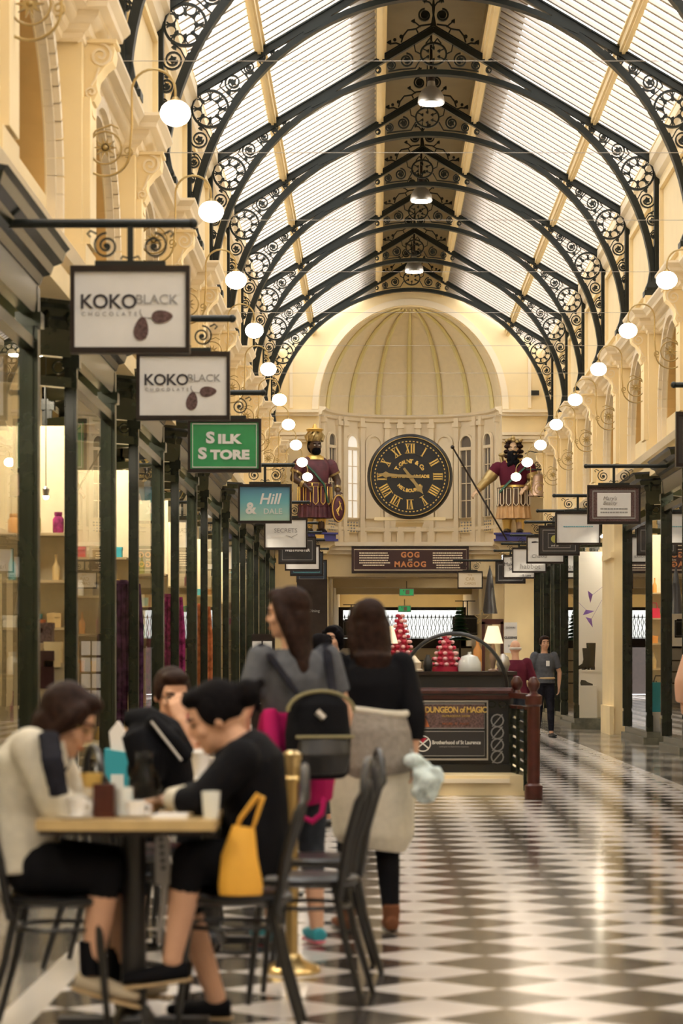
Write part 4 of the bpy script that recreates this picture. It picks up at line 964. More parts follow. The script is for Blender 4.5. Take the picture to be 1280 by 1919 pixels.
def statue(gog, base, yaw, label):
    o = thing('carved_giant_statue', label, 'statue', base, yaw)
    K = 1.0
    b = MB()   # body, one surface, 2.5 m
    limb(b, [(-.14, 0, 0.30), (-.15, 0, .62), (-.17, 0, 1.0)], [.075, .11, .15]); limb(b, [(.14, -.03, .30), (.15, 0, .62), (.17, 0, 1.0)], [.075, .11, .15])
    for s in (-1, 1): b.tube([(s*.14, .06, .24), (s*.15, -.08, .22), (s*.16, -.2, .2)], [(.07, .07), (.075, .055), (.05, .03)], 10, lat=(1, 0, 0))
    b.tube([(0, 0, .95), (0, 0, 1.2), (0, 0, 1.45), (0, 0, 1.7), (0, 0, 1.83), (0, 0, 1.92)], [(.27, .2), (.26, .2), (.30, .22), (.34, .2), (.2, .14), (.11, .1)], 18, lat=(1, 0, 0))
    b.ell((0, -.01, 2.10), (.135, .155, .19)); b.ell((0, -.165, 2.08), (.03, .035, .05)); b.ell((0, -.09, 1.98), (.08, .08, .07))
    for s in (-1, 1): b.ell((s*.135, .0, 2.1), (.02, .035, .05)); b.ell((s*.05, -.14, 2.15), (.035, .02, .015))
    if gog:
        arms = (((-.36, 0, 1.68), (-.50, -.02, 1.38), (-.30, -.22, 1.22)), ((.36, 0, 1.68), (.52, -.02, 1.35), (.44, -.26, 1.12)))
    else:
        arms = (((-.36, 0, 1.68), (-.60, -.02, 1.42), (-.82, -.20, 1.16)), ((.36, 0, 1.68), (.48, -.02, 1.36), (.30, -.24, 1.20)))
    for k, (a, c, d) in enumerate(arms):
        limb(b, [a, c], [.11, .085]); limb(b, [c, d], [.085, .055]); dd = (V(d)-V(c)).normalized()
        if gog and k == 1: dd = V((.1, -.3, -.9))
        add_hand(b, d, dd, (0, .3, -1) if not (gog and k == 1) else (0, -1, .1), 1 if k == 0 else -1, .75, 1.5)
    b.build('body', 'statue_dark' if gog else 'statue_skin', o, remesh=.014, sm=3)
    t = MB(); t.tube([(0, 0, 1.22), (0, 0, 1.45), (0, 0, 1.7), (0, 0, 1.82), (0, 0, 1.9)], [(.285, .22), (.325, .24), (.365, .225), (.27, .17), (.15, .125)], 20, lat=(1, 0, 0))
    for a, c, d in arms: t.tube([V(a)+(V((0, 0, .02))), V(a).lerp(V(c), .55)], [.15, .13], 12); t.ell(a, .15)
    t.build('breastplate', 'plumskirt' if gog else 'maroontop', o)
    if not gog:
        for a, c, d in arms:
            sl = MB(); P = [V(a).lerp(V(c), q) for q in (.3, .6, 1)]+[V(c).lerp(V(d), q) for q in (.3, .6, .9)]
            sl.tube(P, [.13, .15, .12, .10, .10, .08], 12); sl.build('sleeve', 'brassp', o)
    else:
        for a, c, d in arms: MB().tube([V(a).lerp(V(c), .5), V(a).lerp(V(c), .62)], [.15, .14], 12).build('armlet', 'brassp', o); MB().tube([V(c).lerp(V(d), .7), V(c).lerp(V(d), .9)], [.085, .08], 10).build('armlet', 'brassp', o)
    c = MB(); c.lathe([(.27, 1.30), (.30, 1.28), (.31, 1.22), (.29, 1.18)], n=20); c.v = [(x, y*.8, z) for x, y, z in c.v]
    nc = MB().lathe([(.10, 1.93), (.19, 1.88), (.24, 1.80), (.20, 1.80)], n=20); nc.v = [(x, y*.85, z) for x, y, z in nc.v]; c.build('gilt_belt', 'gold', o); nc.build('gilt_collar', 'gold', o)
    MB().tube([(.34, -.12, 1.75), (.1, -.26, 1.5), (-.12, -.27, 1.3), (-.3, -.2, 1.12)] if not gog else [(-.34, -.10, 1.78), (-.1, -.26, 1.5), (.12, -.27, 1.25), (.22, -.26, .85)], [.05, .06, .065, .06], 8, flat=.4).build('sash', 'greensash', o)
    sk = MB(); pa_ = MB()
    nP = 14
    for k in range(nP):
        a = 2*PI*k/nP; ca, sa = math.cos(a), math.sin(a)
        R_ = Matrix.Rotation(a+PI/2, 3, 'Z')
        sk.obox((.36*ca, .29*sa, 1.02), (.125, .03, .42 if not gog else .5), R_); 
        pa_.tube([V((.385*ca, .315*sa, 0))+R_@V((x, 0, 0))+V((0, 0, z)) for x, z in ((-.05, 1.2), (-.055, .86), (0, .80), (.055, .86), (.05, 1.2))], .011, 5, True)
    sk.build('skirt_panels', 'statue_dark' if not gog else 'plumskirt', o); pa_.build('skirt_braid', 'gold' if gog else 'cream_light', o)
    bt = MB(); bt.tube([(0, 0, 1.1), (0, 0, .8), (0, 0, .52)], [(.28, .22), (.36, .28), (.38, .29)], 16, lat=(1, 0, 0))
    for k in range(9): a = -PI+PI*k/8; bt.tube([(.34*math.cos(a), .27*math.sin(a), .85), (.37*math.cos(a), .29*math.sin(a), .52)], [.03, .05], 6)
    bt.build('tunic', 'tunic' if not gog else 'plumskirt', o)
    for s in (-1, 1):
        MB().lathe([(.085, .28), (.10, .42), (.12, .5), (.10, .52)], (s*.15, 0, 0), 12).build('greave', 'gold', o)
        MB().tube([(s*.14, .07, .25), (s*.15, -.09, .23), (s*.16, -.22, .205)], [(.08, .08), (.085, .065), (.055, .035)], 10, lat=(1, 0, 0)).build('sandal', 'darkwood', o)
    h = MB()
    if gog:
        h.ell((0, .01, 2.30), (.20, .20, .13)); 
        for k in range(8):
            a = 2*PI*k/8; h.tube([(.17*math.cos(a), .17*math.sin(a), 2.22), (.2*math.cos(a+.3), .2*math.sin(a+.3), 2.32), (.12*math.cos(a+.6), .12*math.sin(a+.6), 2.42)], .035, 6)
        h.build('turban', 'brassp', o)
        MB().lathe([(.15, 2.42), (.2, 2.47), (.17, 2.49), (.08, 2.47), (.05, 2.54), (.02, 2.6)], n=16).build('crown', 'gold', o)
        MB().ell((0, -.10, 1.99), (.11, .09, .10)).tube([(-.08, -.15, 2.03), (0, -.18, 2.045), (.08, -.15, 2.03)], .022, 6).build('beard', 'hairblack', o, remesh=.012)
        MB().ell((0, .05, 2.12), (.165, .15, .19)).build('hair', 'hairblack', o)
        sh = MB().lathe([(.0, .05), (.15, .045), (.24, 0), (.25, -.02), (.0, -.02)], n=24, R=Matrix.Rotation(PI/2, 3, 'X')); sh.v = [(x*.62+.42, y-.36, z*1.25+.72) for x, y, z in sh.v]; sh.build('shield', 'plumskirt', o)
        MB().tube([(.42+.145*math.cos(t), -.40, .72+.29*math.sin(t)) for t in [2*PI*i/24 for i in range(24)]], .014, 6, True).tube([(.42, -.42, .56), (.36, -.42, .68), (.42, -.42, .74), (.48, -.42, .68), (.42, -.42, .88)], .014, 6).tube([(.38, -.42, .6), (.46, -.42, .84)], .012, 6).build('shield_emblem', 'gold', o)
    else:
        hh = MB().ell((0, .04, 2.14), (.17, .16, .2))
        for k in range(16):
            a = 2*PI*k/16
            if math.sin(a) < -.75: continue
            for z_, q in ((2.28, .15), (2.18, .18), (2.06, .19), (1.95, .18)): hh.ell((q*math.cos(a), q*math.sin(a)+.02, z_), .045, nu=8, nv=6)
        hh.build('hair', 'hairbrown', o, remesh=.014)
        be = MB()
        for k in range(22): be.ell((random.uniform(-.12, .12), -.15-random.uniform(0, .06), random.uniform(1.70, 2.0)), (.045, .045, .06), nu=8, nv=6)
        be.tube([(-.10, -.13, 2.02), (0, -.19, 2.05), (.10, -.13, 2.02)], .03, 6).build('beard', 'softblack', o, remesh=.014)
        wr_ = MB()
        for k in range(12): a = 2*PI*k/12; wr_.ell((.17*math.cos(a), .15*math.sin(a), 2.30+.03*math.cos(3*a)), (.05, .04, .035), nu=8, nv=5)
        wr_.ell((0, -.14, 2.36), (.05, .03, .05)); wr_.build('wreath', 'brassp', o)
        f = MB(); f.tube([(-.25, .16, 1.75), (-.3, .2, 1.95)], .05, 8); f.ell((-.28, .18, 2.0), (.09, .05, .05)); f.build('quiver', 'brassp', o)
    for s in (-1, 1):
        MB().ell((s*.05, -.148, 2.115), (.022, .014, .013), nu=8, nv=6).build('eye', 'white', o); MB().ell((s*.05, -.160, 2.115), (.009, .006, .009), nu=6, nv=5).build('pupil', 'black', o)
        MB().tube([(s*.02, -.155, 2.145), (s*.055, -.155, 2.16), (s*.09, -.14, 2.145)], .009, 5).build('eyebrow', 'hairblack', o)
    MB().box(-.42, .42, -.36, .36, 0, .05).box(-.38, .38, -.32, .32, .05, .15).box(-.42, .42, -.36, .36, .15, .19).build('pedestal', 'bluepaint', o)
    if gog: MB().box(-.1, .1, -.34, -.32, .06, .14).build('pedestal_mark', 'gold', o)
    o.scale = (1.14,)*3 if gog else (1.10,)*3
    return o
pg = px(590, 1003, 61.7); pm = px(964, 1003, 61.4)
statue(True, (pg.x, 61.75, 4.30), .35, 'carved giant with dark face, turban and round shield, left of the clock')
statue(False, (pm.x, 61.75, 4.30), -.15, 'carved giant with long dark beard and wreath, right of the clock')
for s, nm in ((-1, 'left'), (1, 'right')):
    o = MB().prism([(-.5, 0), (.5, 0), (.5, -.07), (.40, -.12), (.3, -.3), (-.3, -.3), (-.40, -.12), (-.5, -.07)], -.5, .5).build('statue_shelf', 'cream'); o.location = (pg.x if s < 0 else pm.x, 62.1, 4.30); tag(o, 'cream bracket shelf carrying the carved giant on the %s of the clock' % nm, 'shelf')
sp_ = MB().tube([px(848, 838, 61.2), px(950, 1012, 61.2)], .022, 8).ell(px(848, 838, 61.2), (.05, .05, .05)).build('staff', 'darkwood'); tag(sp_, 'long dark staff held by the bearded carved giant', 'staff')
# bell with its wrought bracket
pb = px(1010, 930, 60.9); bl = thing('hanging_bell', 'bronze bell under a wrought bracket right of the bearded giant', 'bell', pb)
MB().lathe([(.27, 0), (.265, .03), (.22, .12), (.17, .25), (.145, .42), (.135, .50), (.09, .54), (.03, .56), (.02, .62)], n=28).build('bell_body', 'bronze', bl); MB().tube([(0, 0, .25), (0, 0, .03)], .02, 8).ell((0, 0, .02), .045).build('clapper', 'iron', bl)
b = MB(); b.tube([(-.32, 0, .66), (.55, 0, .66)], .022, 8)
for pts in (spiral(-.05, .78, .09, 1.5, -PI/2, 1, .2), spiral(.2, .80, .08, 1.5, -PI/2, -1, .2), spiral(.38, 1.25, .10, 1.4, -PI/2, 1, .3)): b.ribbon(pts, .02, -.01, .01)
b.ribbon([(-.35, 1.05), (-.22, 1.12), (-.05, 1.08), (.1, .92), (.18, .86), (.3, .98), (.42, 1.15)], .022, -.01, .01); b.build('bracket', 'iron', bl)
# small things on the end wall
q = px(1003, 736, 62.5); tag(MB().box(q.x-.1, q.x+.1, 62.5, 62.6, q.z-.06, q.z+.06).build('air_brick', 'black'), 'small square black vent high on the right of the end wall', 'vent')
for y_, x_, yy, lbl in ((66-.4, 762, 1110, 'nearer green exit light hanging below the clock board'), (76-.4, 758, 1141, 'farther green exit light by the lattice entrance')):
    q = px(x_, yy, y_); o = thing('exit_sign', lbl, 'sign', q)
    MB().box(-.2, .2, -.03, .03, -.1, .1).build('housing', 'white', o); MB().box(-.18, .18, -.036, -.03, -.08, .08).build('panel', 'exitgreen', o)
    MB().box(-.03, .08, -.04, -.036, -.06, .06).ell((-.08, -.04, .045), (.02, .004, .02)).bar((-.1, -.038, -.06), (-.07, -.038, .02), .02, .004).bar((-.05, -.038, -.06), (-.08, -.038, .0), .02, .004).build('running_figure', 'white', o); MB().tube([(0, 0, .1), (0, 0, .3)], .01, 6).build('rod', 'darkwood', o)
# ================================================================== KIOSK, STAIR ENCLOSURE
q0 = px(745, 1490, 23.5)
# stairwell enclosure with notice case
se = thing('stair_enclosure', 'dark panelled stair enclosure with framed notices and cream base', 'enclosure', (0, 0, 0))
xl, xr = px(640, 0, 24.2).x, px(957, 0, 24.2).x; YE = 24.2
MB().box(xl, px(1000, 0, 23.5).x, 23.5, 26.5, 0, .19).build('base', 'cream', se); MB().box(xl+.4, xr-.05, 23.46, 23.5, .12, .16).build('base_moulding', 'cream_light', se)
MB().box(xl, xr, YE, YE+.1, .19, .95).box(xl, xr, YE-.04, YE+.02, .19, .27).build('dark_panel', 'black', se)
MB().box(xl, xr+.02, YE-.10, YE+.16, .97, 1.02).box(xl, xr, YE-.06, YE+.12, .91, .95).tube([(xl, YE-.08, .995), (xr, YE-.08, .995)], .03, 8).build('top_rail', 'redwood', se)
fr = MB(); x = xl
while x < xr-.1: fr.ribbon([(x+.05+.04*math.cos(a), .86+.03*math.sin(a)) for a in [2*PI*i/10 for i in range(10)]], .012, YE-.02, YE, True); x += .11
fr.build('frieze_scrolls', 'green', se)
it = MB(); xs = px(932, 0, YE).x
for z in (.34, .46, .58, .70): it.ribbon([(xs+.06*math.cos(a), z+.06*math.sin(a)) for a in [2*PI*i/12 for i in range(12)]], .012, YE-.02, YE, True); it.ribbon([(xs-.05, z-.06), (xs+.05, z+.06)], .01, YE-.02, YE)
it.build('scrolled_ironwork', 'inkgrey', se)
# folding side gate coming towards the camera
ga, gb = V((px(957, 0, 24.2).x, 24.2, 0)), V((px(1000, 0, 23.0).x, 23.0, 0))
gt = MB(); gt.bar((ga.x, ga.y, .95), (gb.x, gb.y, .95), .05, .05); gt.bar((ga.x, ga.y, .84), (gb.x, gb.y, .84), .03, .03); gt.build('gate_rail', 'redwood', se)
gf = MB()
for t in (.0, .33, .66): c = ga.lerp(gb, t); gf.box(c.x-.02, c.x+.02, c.y-.02, c.y+.02, .05, .85)
gf.build('gate_upright', 'green', se)
gs = MB()
for k in range(7):
    z = .18+k*.095; gs.bar(V((ga.x, ga.y, z+.05)), V((gb.x, gb.y, z-.02)), .012, .072)
gs.build('gate_slats', 'green', se)
MB().lathe([(.085, 0), (.085, .12), (.06, .14), (.06, .86), (.08, .88), (.08, .96), (.04, .98), (.03, 1.0), (.055, 1.04), (.06, 1.08), (.03, 1.13), (.0, 1.14)], (gb.x, gb.y, 0), 14).build('newel_post', 'redwood', se)
MB().lathe([(.06, 0.95), (.04, .98), (.03, 1.0), (.055, 1.04), (.06, 1.08), (.03, 1.13), (.0, 1.14)], (ga.x+.06, ga.y, 0), 14).build('post_knob', 'redwood', se)
hp = MB(); cx = px(850, 0, 24.3).x; hp.tube([(cx+.53*math.cos(a), 24.32, 1.0+.56*math.sin(a)) for a in [PI*i/24 for i in range(25)]], .02, 8); hp.build('hoop_rail', 'black', se)
# notice case
nc = thing('notice_case', 'framed case of two posters fixed to the dark stair enclosure', 'notice', (px(839, 0, YE-.06).x, YE-.07, .58))
MB().ribbon([(-.39, -.26), (.39, -.26), (.39, .31), (-.39, .31)], .022, -.02, .02, True).build('frame', 'alu', nc, 0); MB().box(-.39, .39, 0, .02, -.26, .31).build('backing', 'black', nc)
MB().box(-.355, .355, -.01, 0, .05, .28).build('poster', 'inkbrown', nc); MB().box(-.355, .355, -.01, 0, -.22, .01).build('poster', 'signdark', nc)
for z0, z1 in ((.045, .285), (-.225, .015)): MB().ribbon([(-.36, z0), (.36, z0), (.36, z1), (-.36, z1)], .007, -.016, -.008, True).build('poster_border', 'inkgrey', nc, 0)
text('DUNGEON of MAGIC', .082, 'gold', nc, (.08, -.014, .225), bold=.002, spacing=.9, scale=(.84, 1)); text('OUTRAGEOUS SHOW', .028, 'gold', nc, (.08, -.014, .165)); text('HOURS   IS   MAGIC', .03, 'rust', nc, (.08, -.014, .09))
fl = MB(); disc(fl, -.25, .20, .05, -.015, -.009, 12); fl.prism([(-.33, .06), (-.27, .15), (-.25, .12), (-.22, .16), (-.18, .06)], -.015, -.009); fl.build('flame_picture', 'rust', nc)
em = MB(); em.ribbon([(-.245+.075*math.cos(a), -.105+.075*math.sin(a)) for a in [2*PI*i/24 for i in range(24)]], .01, -.016, -.009, True); em.ribbon([(-.30, -.06), (-.19, -.15)], .012, -.016, -.009); em.ribbon([(-.19, -.06), (-.30, -.15)], .012, -.016, -.009); em.build('round_emblem', 'paper', nc, 0)
MB().prism([(-.245, -.10), (-.285, -.05), (-.205, -.05)], -.015, -.008).build('emblem_wedge', 'red', nc, 0)
text('Brotherhood of St Laurence', .052, 'paper', nc, (.085, -.014, -.095), scale=(.80, 1), bold=.0005); text('working for an Australia free of poverty', .018, 'inkgrey', nc, (.06, -.014, -.135))
# counter behind with macarons, lamps
YC = 27.5
kx0, kx1 = px(640, 0, YC).x, px(962, 0, YC).x
ko = thing('kiosk_counter', 'dark kiosk counter behind the stair enclosure', 'counter', (0, 0, 0))
MB().box(kx0, kx1, YC, YC+1.2, .1, 1.13).build('body', 'black', ko); MB().box(kx0-.04, kx1+.04, YC-.05, YC+1.25, 1.13, 1.17).build('worktop', 'darkwood', ko); MB().box(kx0+.03, kx1-.03, YC+.05, YC+1.15, 0, .1).build('kickboard', 'black', ko)
def macaron_tower(name_l, base, H, R_):
    o = thing('macaron_tower', name_l, 'macaron tower', base)
    n_ = int(H/.055); a_ = MB(); b_ = MB()
    MB().lathe([(R_*1.0, -.05), (R_*1.0, 0), (R_*.8, .0), (.02, H*.97)], n=16).build('cone', 'red', o)
    for k in range(n_):
        z = .03+k*H/n_; r = R_*(1-k/n_*.86); m_ = max(4, int(2*PI*r/.062))
        for i in range(m_):
            a = 2*PI*(i+.5*(k % 2))/m_; (a_ if (i+k) % 2 else b_).ell((r*math.cos(a), r*math.sin(a), z), (.028, .028, .022), nu=7, nv=5)
    for mb, mm in ((a_, 'red'), (b_, 'pinkshell')):
        q = mb.build('macarons', mm, o); q['kind'] = 'stuff'
    return o
p1 = px(748, 1222, 29.5); p2 = px(836, 1250, 28)
macaron_tower('taller red and pink macaron tower, rising above the lamp shade', (p1.x, 28.3, 1.24), .60, .17)
macaron_tower('shorter macaron tower standing under the black hoop rail', (p2.x, 27.95, 1.22), .38, .16)
def tlamp(xp, lbl, Y_=28.0):
    q = px(xp, 1206, Y_); o = thing('table_lamp', lbl, 'lamp', (q.x, Y_, 1.17)); z = q.z-1.17
    MB().lathe([(.06, 0), (.06, .015), (.02, .03), (.03, .1), (.045, .16), (.02, z-.02), (.01, z+.05)], n=14).build('lamp_base', 'bronze', o)
    MB().lathe([(.115, z), (.06, z+.20)], n=20).build('lamp_shade', 'shade', o); return o
tlamp(727, 'left table lamp with cream shade beside the taller macaron tower'); tlamp(924, 'right table lamp with cream shade at the end of the kiosk counter', 27.9)
def cone_item(nm, xp, yb, Y_, prof, m, lbl, cat): o = MB().lathe(prof, n=16).build(nm, m); o.location = (px(xp, 0, Y_).x, Y_, 1.17); tag(o, lbl, cat)
cone_item('glass_cloche', 880, 0, 27.85, [(.13, 0), (.135, .02), (.13, .10), (.09, .17), (.02, .19), (.02, .22)], 'glassware', 'pale glass bowl of sweets right of the shorter macaron tower', 'bowl')
cone_item('black_vase', 802, 0, 27.75, [(.04, 0), (.055, .06), (.05, .12), (.03, .16), (.02, .19)], 'black', 'small black rounded jar left of the shorter macaron tower', 'jar')
cone_item('teapot_stand', 775, 0, 27.9, [(.11, 0), (.11, .02), (.08, .03), (.09, .1), (.05, .14), (.02, .18)], 'cream_light', 'cream covered dish near the left lamp on the kiosk', 'dish')
cone_item('sweet_jar', 745, 0, 27.75, [(.06, 0), (.065, .12), (.04, .15), (.045, .18)], 'pinkshell', 'pink glass sweet jar beside the left lamp', 'jar')
cone_item('tall_bottle', 700, 0, 27.8, [(.04, 0), (.04, .16), (.015, .22), (.015, .28)], 'teal', 'bluish bottle left of the left table lamp', 'bottle')
cone_item('amber_flask', 895, 0, 28.3, [(.05, 0), (.05, .24), (.02, .30), (.02, .36)], 'amber', 'amber column shaped flask behind the glass bowl', 'flask')
cone_item('silver_urn', 943, 0, 27.8, [(.05, 0), (.08, .08), (.06, .16), (.02, .2)], 'alu', 'silver urn at the right end of the kiosk', 'urn')
# timber easel frame and stacked cabinets right of kiosk
ef = MB(); 
ef.box(px(903, 0, 30).x, px(909, 0, 30).x, 30, 30.06, .0, px(0, 1165, 30).z); ef.box(px(938, 0, 30).x, px(944, 0, 30).x, 30, 30.06, 0, px(0, 1165, 30).z); ef.box(px(903, 0, 30).x, px(944, 0, 30).x, 30, 30.06, px(0, 1170, 30).z, px(0, 1160, 30).z); ef.box(px(903, 0, 30).x, px(944, 0, 30).x, 30, 30.5, 0, .9)
tag(ef.build('timber_stand', 'redwood'), 'reddish open timber stand behind the right table lamp', 'stand')
st3 = MB().ribbon([(x, z) for x, z in [(.10*math.cos(a)*(1 if i % 2 == 0 else .4), .10*math.sin(a)*(1 if i % 2 == 0 else .4)) for i, a in enumerate([PI/2+i*PI/5 for i in range(10)])]], .012, -.01, .01, True).build('star_ornament', 'brassp'); st3.location = px(903, 1157, 30.03); tag(st3, 'small gilt star topping the timber stand', 'ornament')
# dark tree and tall cone at the right
ct = MB().lathe([(.16, 0), (.14, .1), (.05, .8), (.01, .95)], n=12).build('slate_cone', 'signdark'); ct.location = px(918, 1150, 50); tag(ct, 'tall dark cone ornament hanging by the right shopfronts', 'ornament')
MB_ = MB().tube([px(918, 1096, 50)+V((0, 0, 0)), px(918, 1060, 50)], .01, 5).build('cord', 'iron'); MB_.parent = ct; MB_.matrix_parent_inverse = Matrix.Translation(-ct.location)
cs = thing('paper_notice', 'white paper notice lettered CLOSING on the far right window', 'notice', px(957, 1195, 45)); MB().box(-.12, .12, -.006, .006, -.28, .28).build('sheet', 'paper', cs); text('CLOSING', .055, 'ink', cs, (0, -.012, .0), bold=.002); text('DOWN', .05, 'ink', cs, (0, -.012, .18)); text('SALE', .05, 'ink', cs, (0, -.012, -.15))
# hanging black signs in the passage
for i, (xp, y0, y1, w_, Y_, l) in enumerate(((662, 1162, 1195, 40, 72, 'black hanging panel at the left of the lattice entrance'), (872, 1155, 1190, 48, 72, 'black hanging panel at the right of the lattice entrance'))):
    q = px(xp, y0, Y_); q1 = px(xp, y1, Y_); hw = w_/2/4600*Y_; o = thing('passage_hanging_sign', l, 'sign', (q.x, Y_, q.z)); hh = q.z-q1.z
    MB().box(-hw, hw, -.03, .03, -hh, 0).box(-hw*.8, hw*.8, -.03, .03, 0, .03).build('panel', 'black', o); MB().ribbon([(-hw*.9, -hh*.9), (hw*.9, -hh*.9), (hw*.9, -hh*.1), (-hw*.9, -hh*.1)], .02, -.04, -.03, True).build('border', 'inkgrey', o)
    MB().tube([(-.06, 0, 0), (-.06, 0, .45)], .015, 6).tube([(.06, 0, 0), (.06, 0, .45)], .015, 6).tube([(-.3, 0, .45), (.3, 0, .45)], .015, 6).build('hanger', 'iron', o)
tw = MB()
for k in range(9): tw.lathe([(.30-.028*k, 0), (.32-.028*k, .02), (.1, .09)], (0, 0, .1*k-.5), 10)
tb = tw.build('dark_shrub', 'greensash'); tb.location = px(862, 1165, 66); tag(tb, 'dark tiered tree beside the right hanging panel', 'tree'); MB().tube([(0, 0, -.5), (0, 0, px(862, 1165, 66).z*-1)], .03, 6).build('trunk', 'darkwood', tb)
# shop frontage below the entrance window: dark with pale wares
for i, (xp, w_, m, l) in enumerate(((640, .5, 'white', 'white lit display case at the left of the far passage'), (780, .7, 'cream_light', 'cream display cabinet in the middle of the far passage'), (870, .5, 'paper', 'pale display cabinet at the right of the far passage'))):
    q = px(xp, 1240, 76); o = thing('display_cabinet', l, 'cabinet', (q.x, 76, 0)); MB().box(-w_, w_, 0, .4, 0, 1.7).build('body', m, o); MB().box(-w_-.03, w_+.03, -.03, .43, 1.7, 1.76).build('top', 'darkwood', o)
    for k in range(3): MB().box(-w_*.9, w_*.9, -.02, 0, .6+.35*k, .63+.35*k).build('shelf_edge', 'darkwood', o)
# dark tall panel at the far left shops
dp = thing('menu_board', 'tall dark board on the far left pier, lettered in faint type', 'board', px(585, 1240, 58)); MB().box(-.36, .36, -.03, .03, -1.2, 1.95).build('panel', 'darkwood', dp); text('Dining', .1, 'inkgrey', dp, (.05, -.04, 1.2)); MB().ribbon([(-.1, -.3), (.3, -.3), (.3, .5), (-.1, .5)], .02, -.04, -.03, True).build('border', 'olive', dp)
nr = thing('newspaper_rack', 'rack of white postcards beside the far left shops', 'rack', (px(490, 0, 30).x, 30, 0)); MB().box(-.12, .16, 0, .05, 0, 1.62).build('frame', 'darkwood', nr)
for k in range(4):
    for j in range(2): MB().box(-.11+.13*j, 0+.13*j, -.03, -.01, 1.36-.2*k, 1.53-.2*k).build('card', 'paper', nr)

# ================================================================== FURNITURE IN FRONT
def cafe_table(loc, label, w=.6, d=.6, h=.75):
    o = thing('cafe_table', label, 'table', loc)
    MB().box(-w/2, w/2, -d/2, d/2, h-.035, h).build('tabletop', 'maple', o); MB().box(-w/2+.01, w/2-.01, -d/2+.01, d/2-.01, h-.05, h-.035).build('underlay', 'darkwood', o)
    MB().lathe([(.045, .05), (.042, h-.06)], n=16).lathe([(.10, h-.07), (.10, h-.05)], n=16).build('column', 'black', o)
    MB().lathe([(.09, .03), (.07, .06), (.05, .09)], n=16).bar((-.26, 0, .035), (.26, 0, .035), .07, .03).bar((0, -.26, .035), (0, .26, .035), .07, .03).build('foot', 'black', o); 
    for x_, y_ in ((-.26, 0), (.26, 0), (0, -.26), (0, .26)): MB().lathe([(.025, 0), (.03, .02)], (x_, y_, 0), 10).build('levelling_foot', 'black', o)
    return o
TX = px(251, 0, 8.5).x
cafe_table((TX, 8.5, 0), 'nearest maple topped cafe table on a black column, between the two seated people')
T2 = px(395, 0, 11.0).x
cafe_table((T2, 11.0, 0), 'second maple cafe table, behind the first, in front of the person in pink', .62, .62)
T3 = px(470, 0, 13.4).x
cafe_table((T3, 13.4, 0), 'third cafe table farther back, half hidden by the standing people', .6, .6)
def chair():
    o = thing('bentwood_chair', 'x', 'chair', (0, 0, 0), 0, 'black bentwood chairs')       # faces +x, back at -x
    MB().lathe([(.19, .44), (.205, .45), (.205, .465), (.19, .475), (.02, .468)], n=28).build('seat', 'black', o)
    MB().tube([(.165*math.cos(a), .165*math.sin(a), .36) for a in [2*PI*i/24 for i in range(24)]], .009, 6, True).build('stretcher_ring', 'black', o)
    for a, b in (((.14, .13), (.19, .17)), ((.14, -.13), (.19, -.17))): MB().tube([(a[0], a[1], .45), ((a[0]+b[0])/2, (a[1]+b[1])/2, .25), (b[0], b[1], 0)], [.016, .014, .011], 8).build('leg', 'black', o)
    for s in (-1, 1): MB().tube([(-.13, s*.13, .45), (-.17, s*.14, .25), (-.24, s*.17, 0)], [.017, .015, .012], 8).build('leg', 'black', o)
    P = [(-.15, -.16, .40), (-.18, -.185, .60), (-.225, -.19, .76)]+[(-.245+.0*a, -.19*math.cos(a), .76+.15*math.sin(a)) for a in [PI*i/14 for i in range(1, 14)]]+[(-.225, .19, .76), (-.18, .185, .60), (-.15, .16, .40)]
    MB().tube(P, .0155, 8).build('back_hoop', 'black', o)
    P2 = [(-.165, -.07, .455), (-.19, -.09, .6), (-.235, -.09, .74)]+[(-.24, -.09*math.cos(a), .74+.09*math.sin(a)) for a in [PI*i/10 for i in range(1, 10)]]+[(-.235, .09, .74), (-.19, .09, .6), (-.165, .07, .455)]
    MB().tube(P2, .011, 8).build('inner_hoop', 'black', o); return o
c0 = chair(); CS = [(px(440, 0, 8.6).x, 8.6, PI, 'bentwood chair with the yellow bag, under the seated person in black'), (px(572, 0, 9.3).x, 9.3, PI-.12, 'empty black bentwood chair in front of the brass post'), (px(600, 0, 10.2).x, 10.2, PI+.1, 'black bentwood chair directly behind the empty one, at the aisle edge'),
      (px(112, 0, 8.55).x, 8.55, .0, 'bentwood chair of the person in the cream jacket, at the left picture edge'), (px(285, 0, 10.9).x, 10.75, .3, 'black bentwood chair behind the black coat, at the second table'), (px(200, 0, 10.2).x, 10.35, -.2, 'black chair back seen over the nearest table, left of the coat'),
      (px(345, 0, 12.0).x, 12.0, -PI/2, 'bentwood chair of the person in the pink top')]
for i, (x, y, a, l) in enumerate(CS):
    q = c0 if i == 0 else dup(c0); q.location = (x, y, 0); q.rotation_euler = (0, 0, a); q['label'] = l
# brass post
bp = thing('brass_post', 'brass queue post with a round weighted base beside the chairs', 'post', (px(547, 0, 10.1).x, 10.1, 0))
MB().lathe([(.115, 0), (.12, .012), (.11, .03), (.05, .055), (.035, .08)], n=28).build('base', 'brass', bp); MB().lathe([(.026, .06), (.026, .80)], n=16).build('pole', 'brass', bp); MB().lathe([(.045, .78), (.045, .80), (.036, .81), (.036, .87), (.042, .88), (.042, .90), (.02, .915)], n=18).build('head', 'brass', bp)
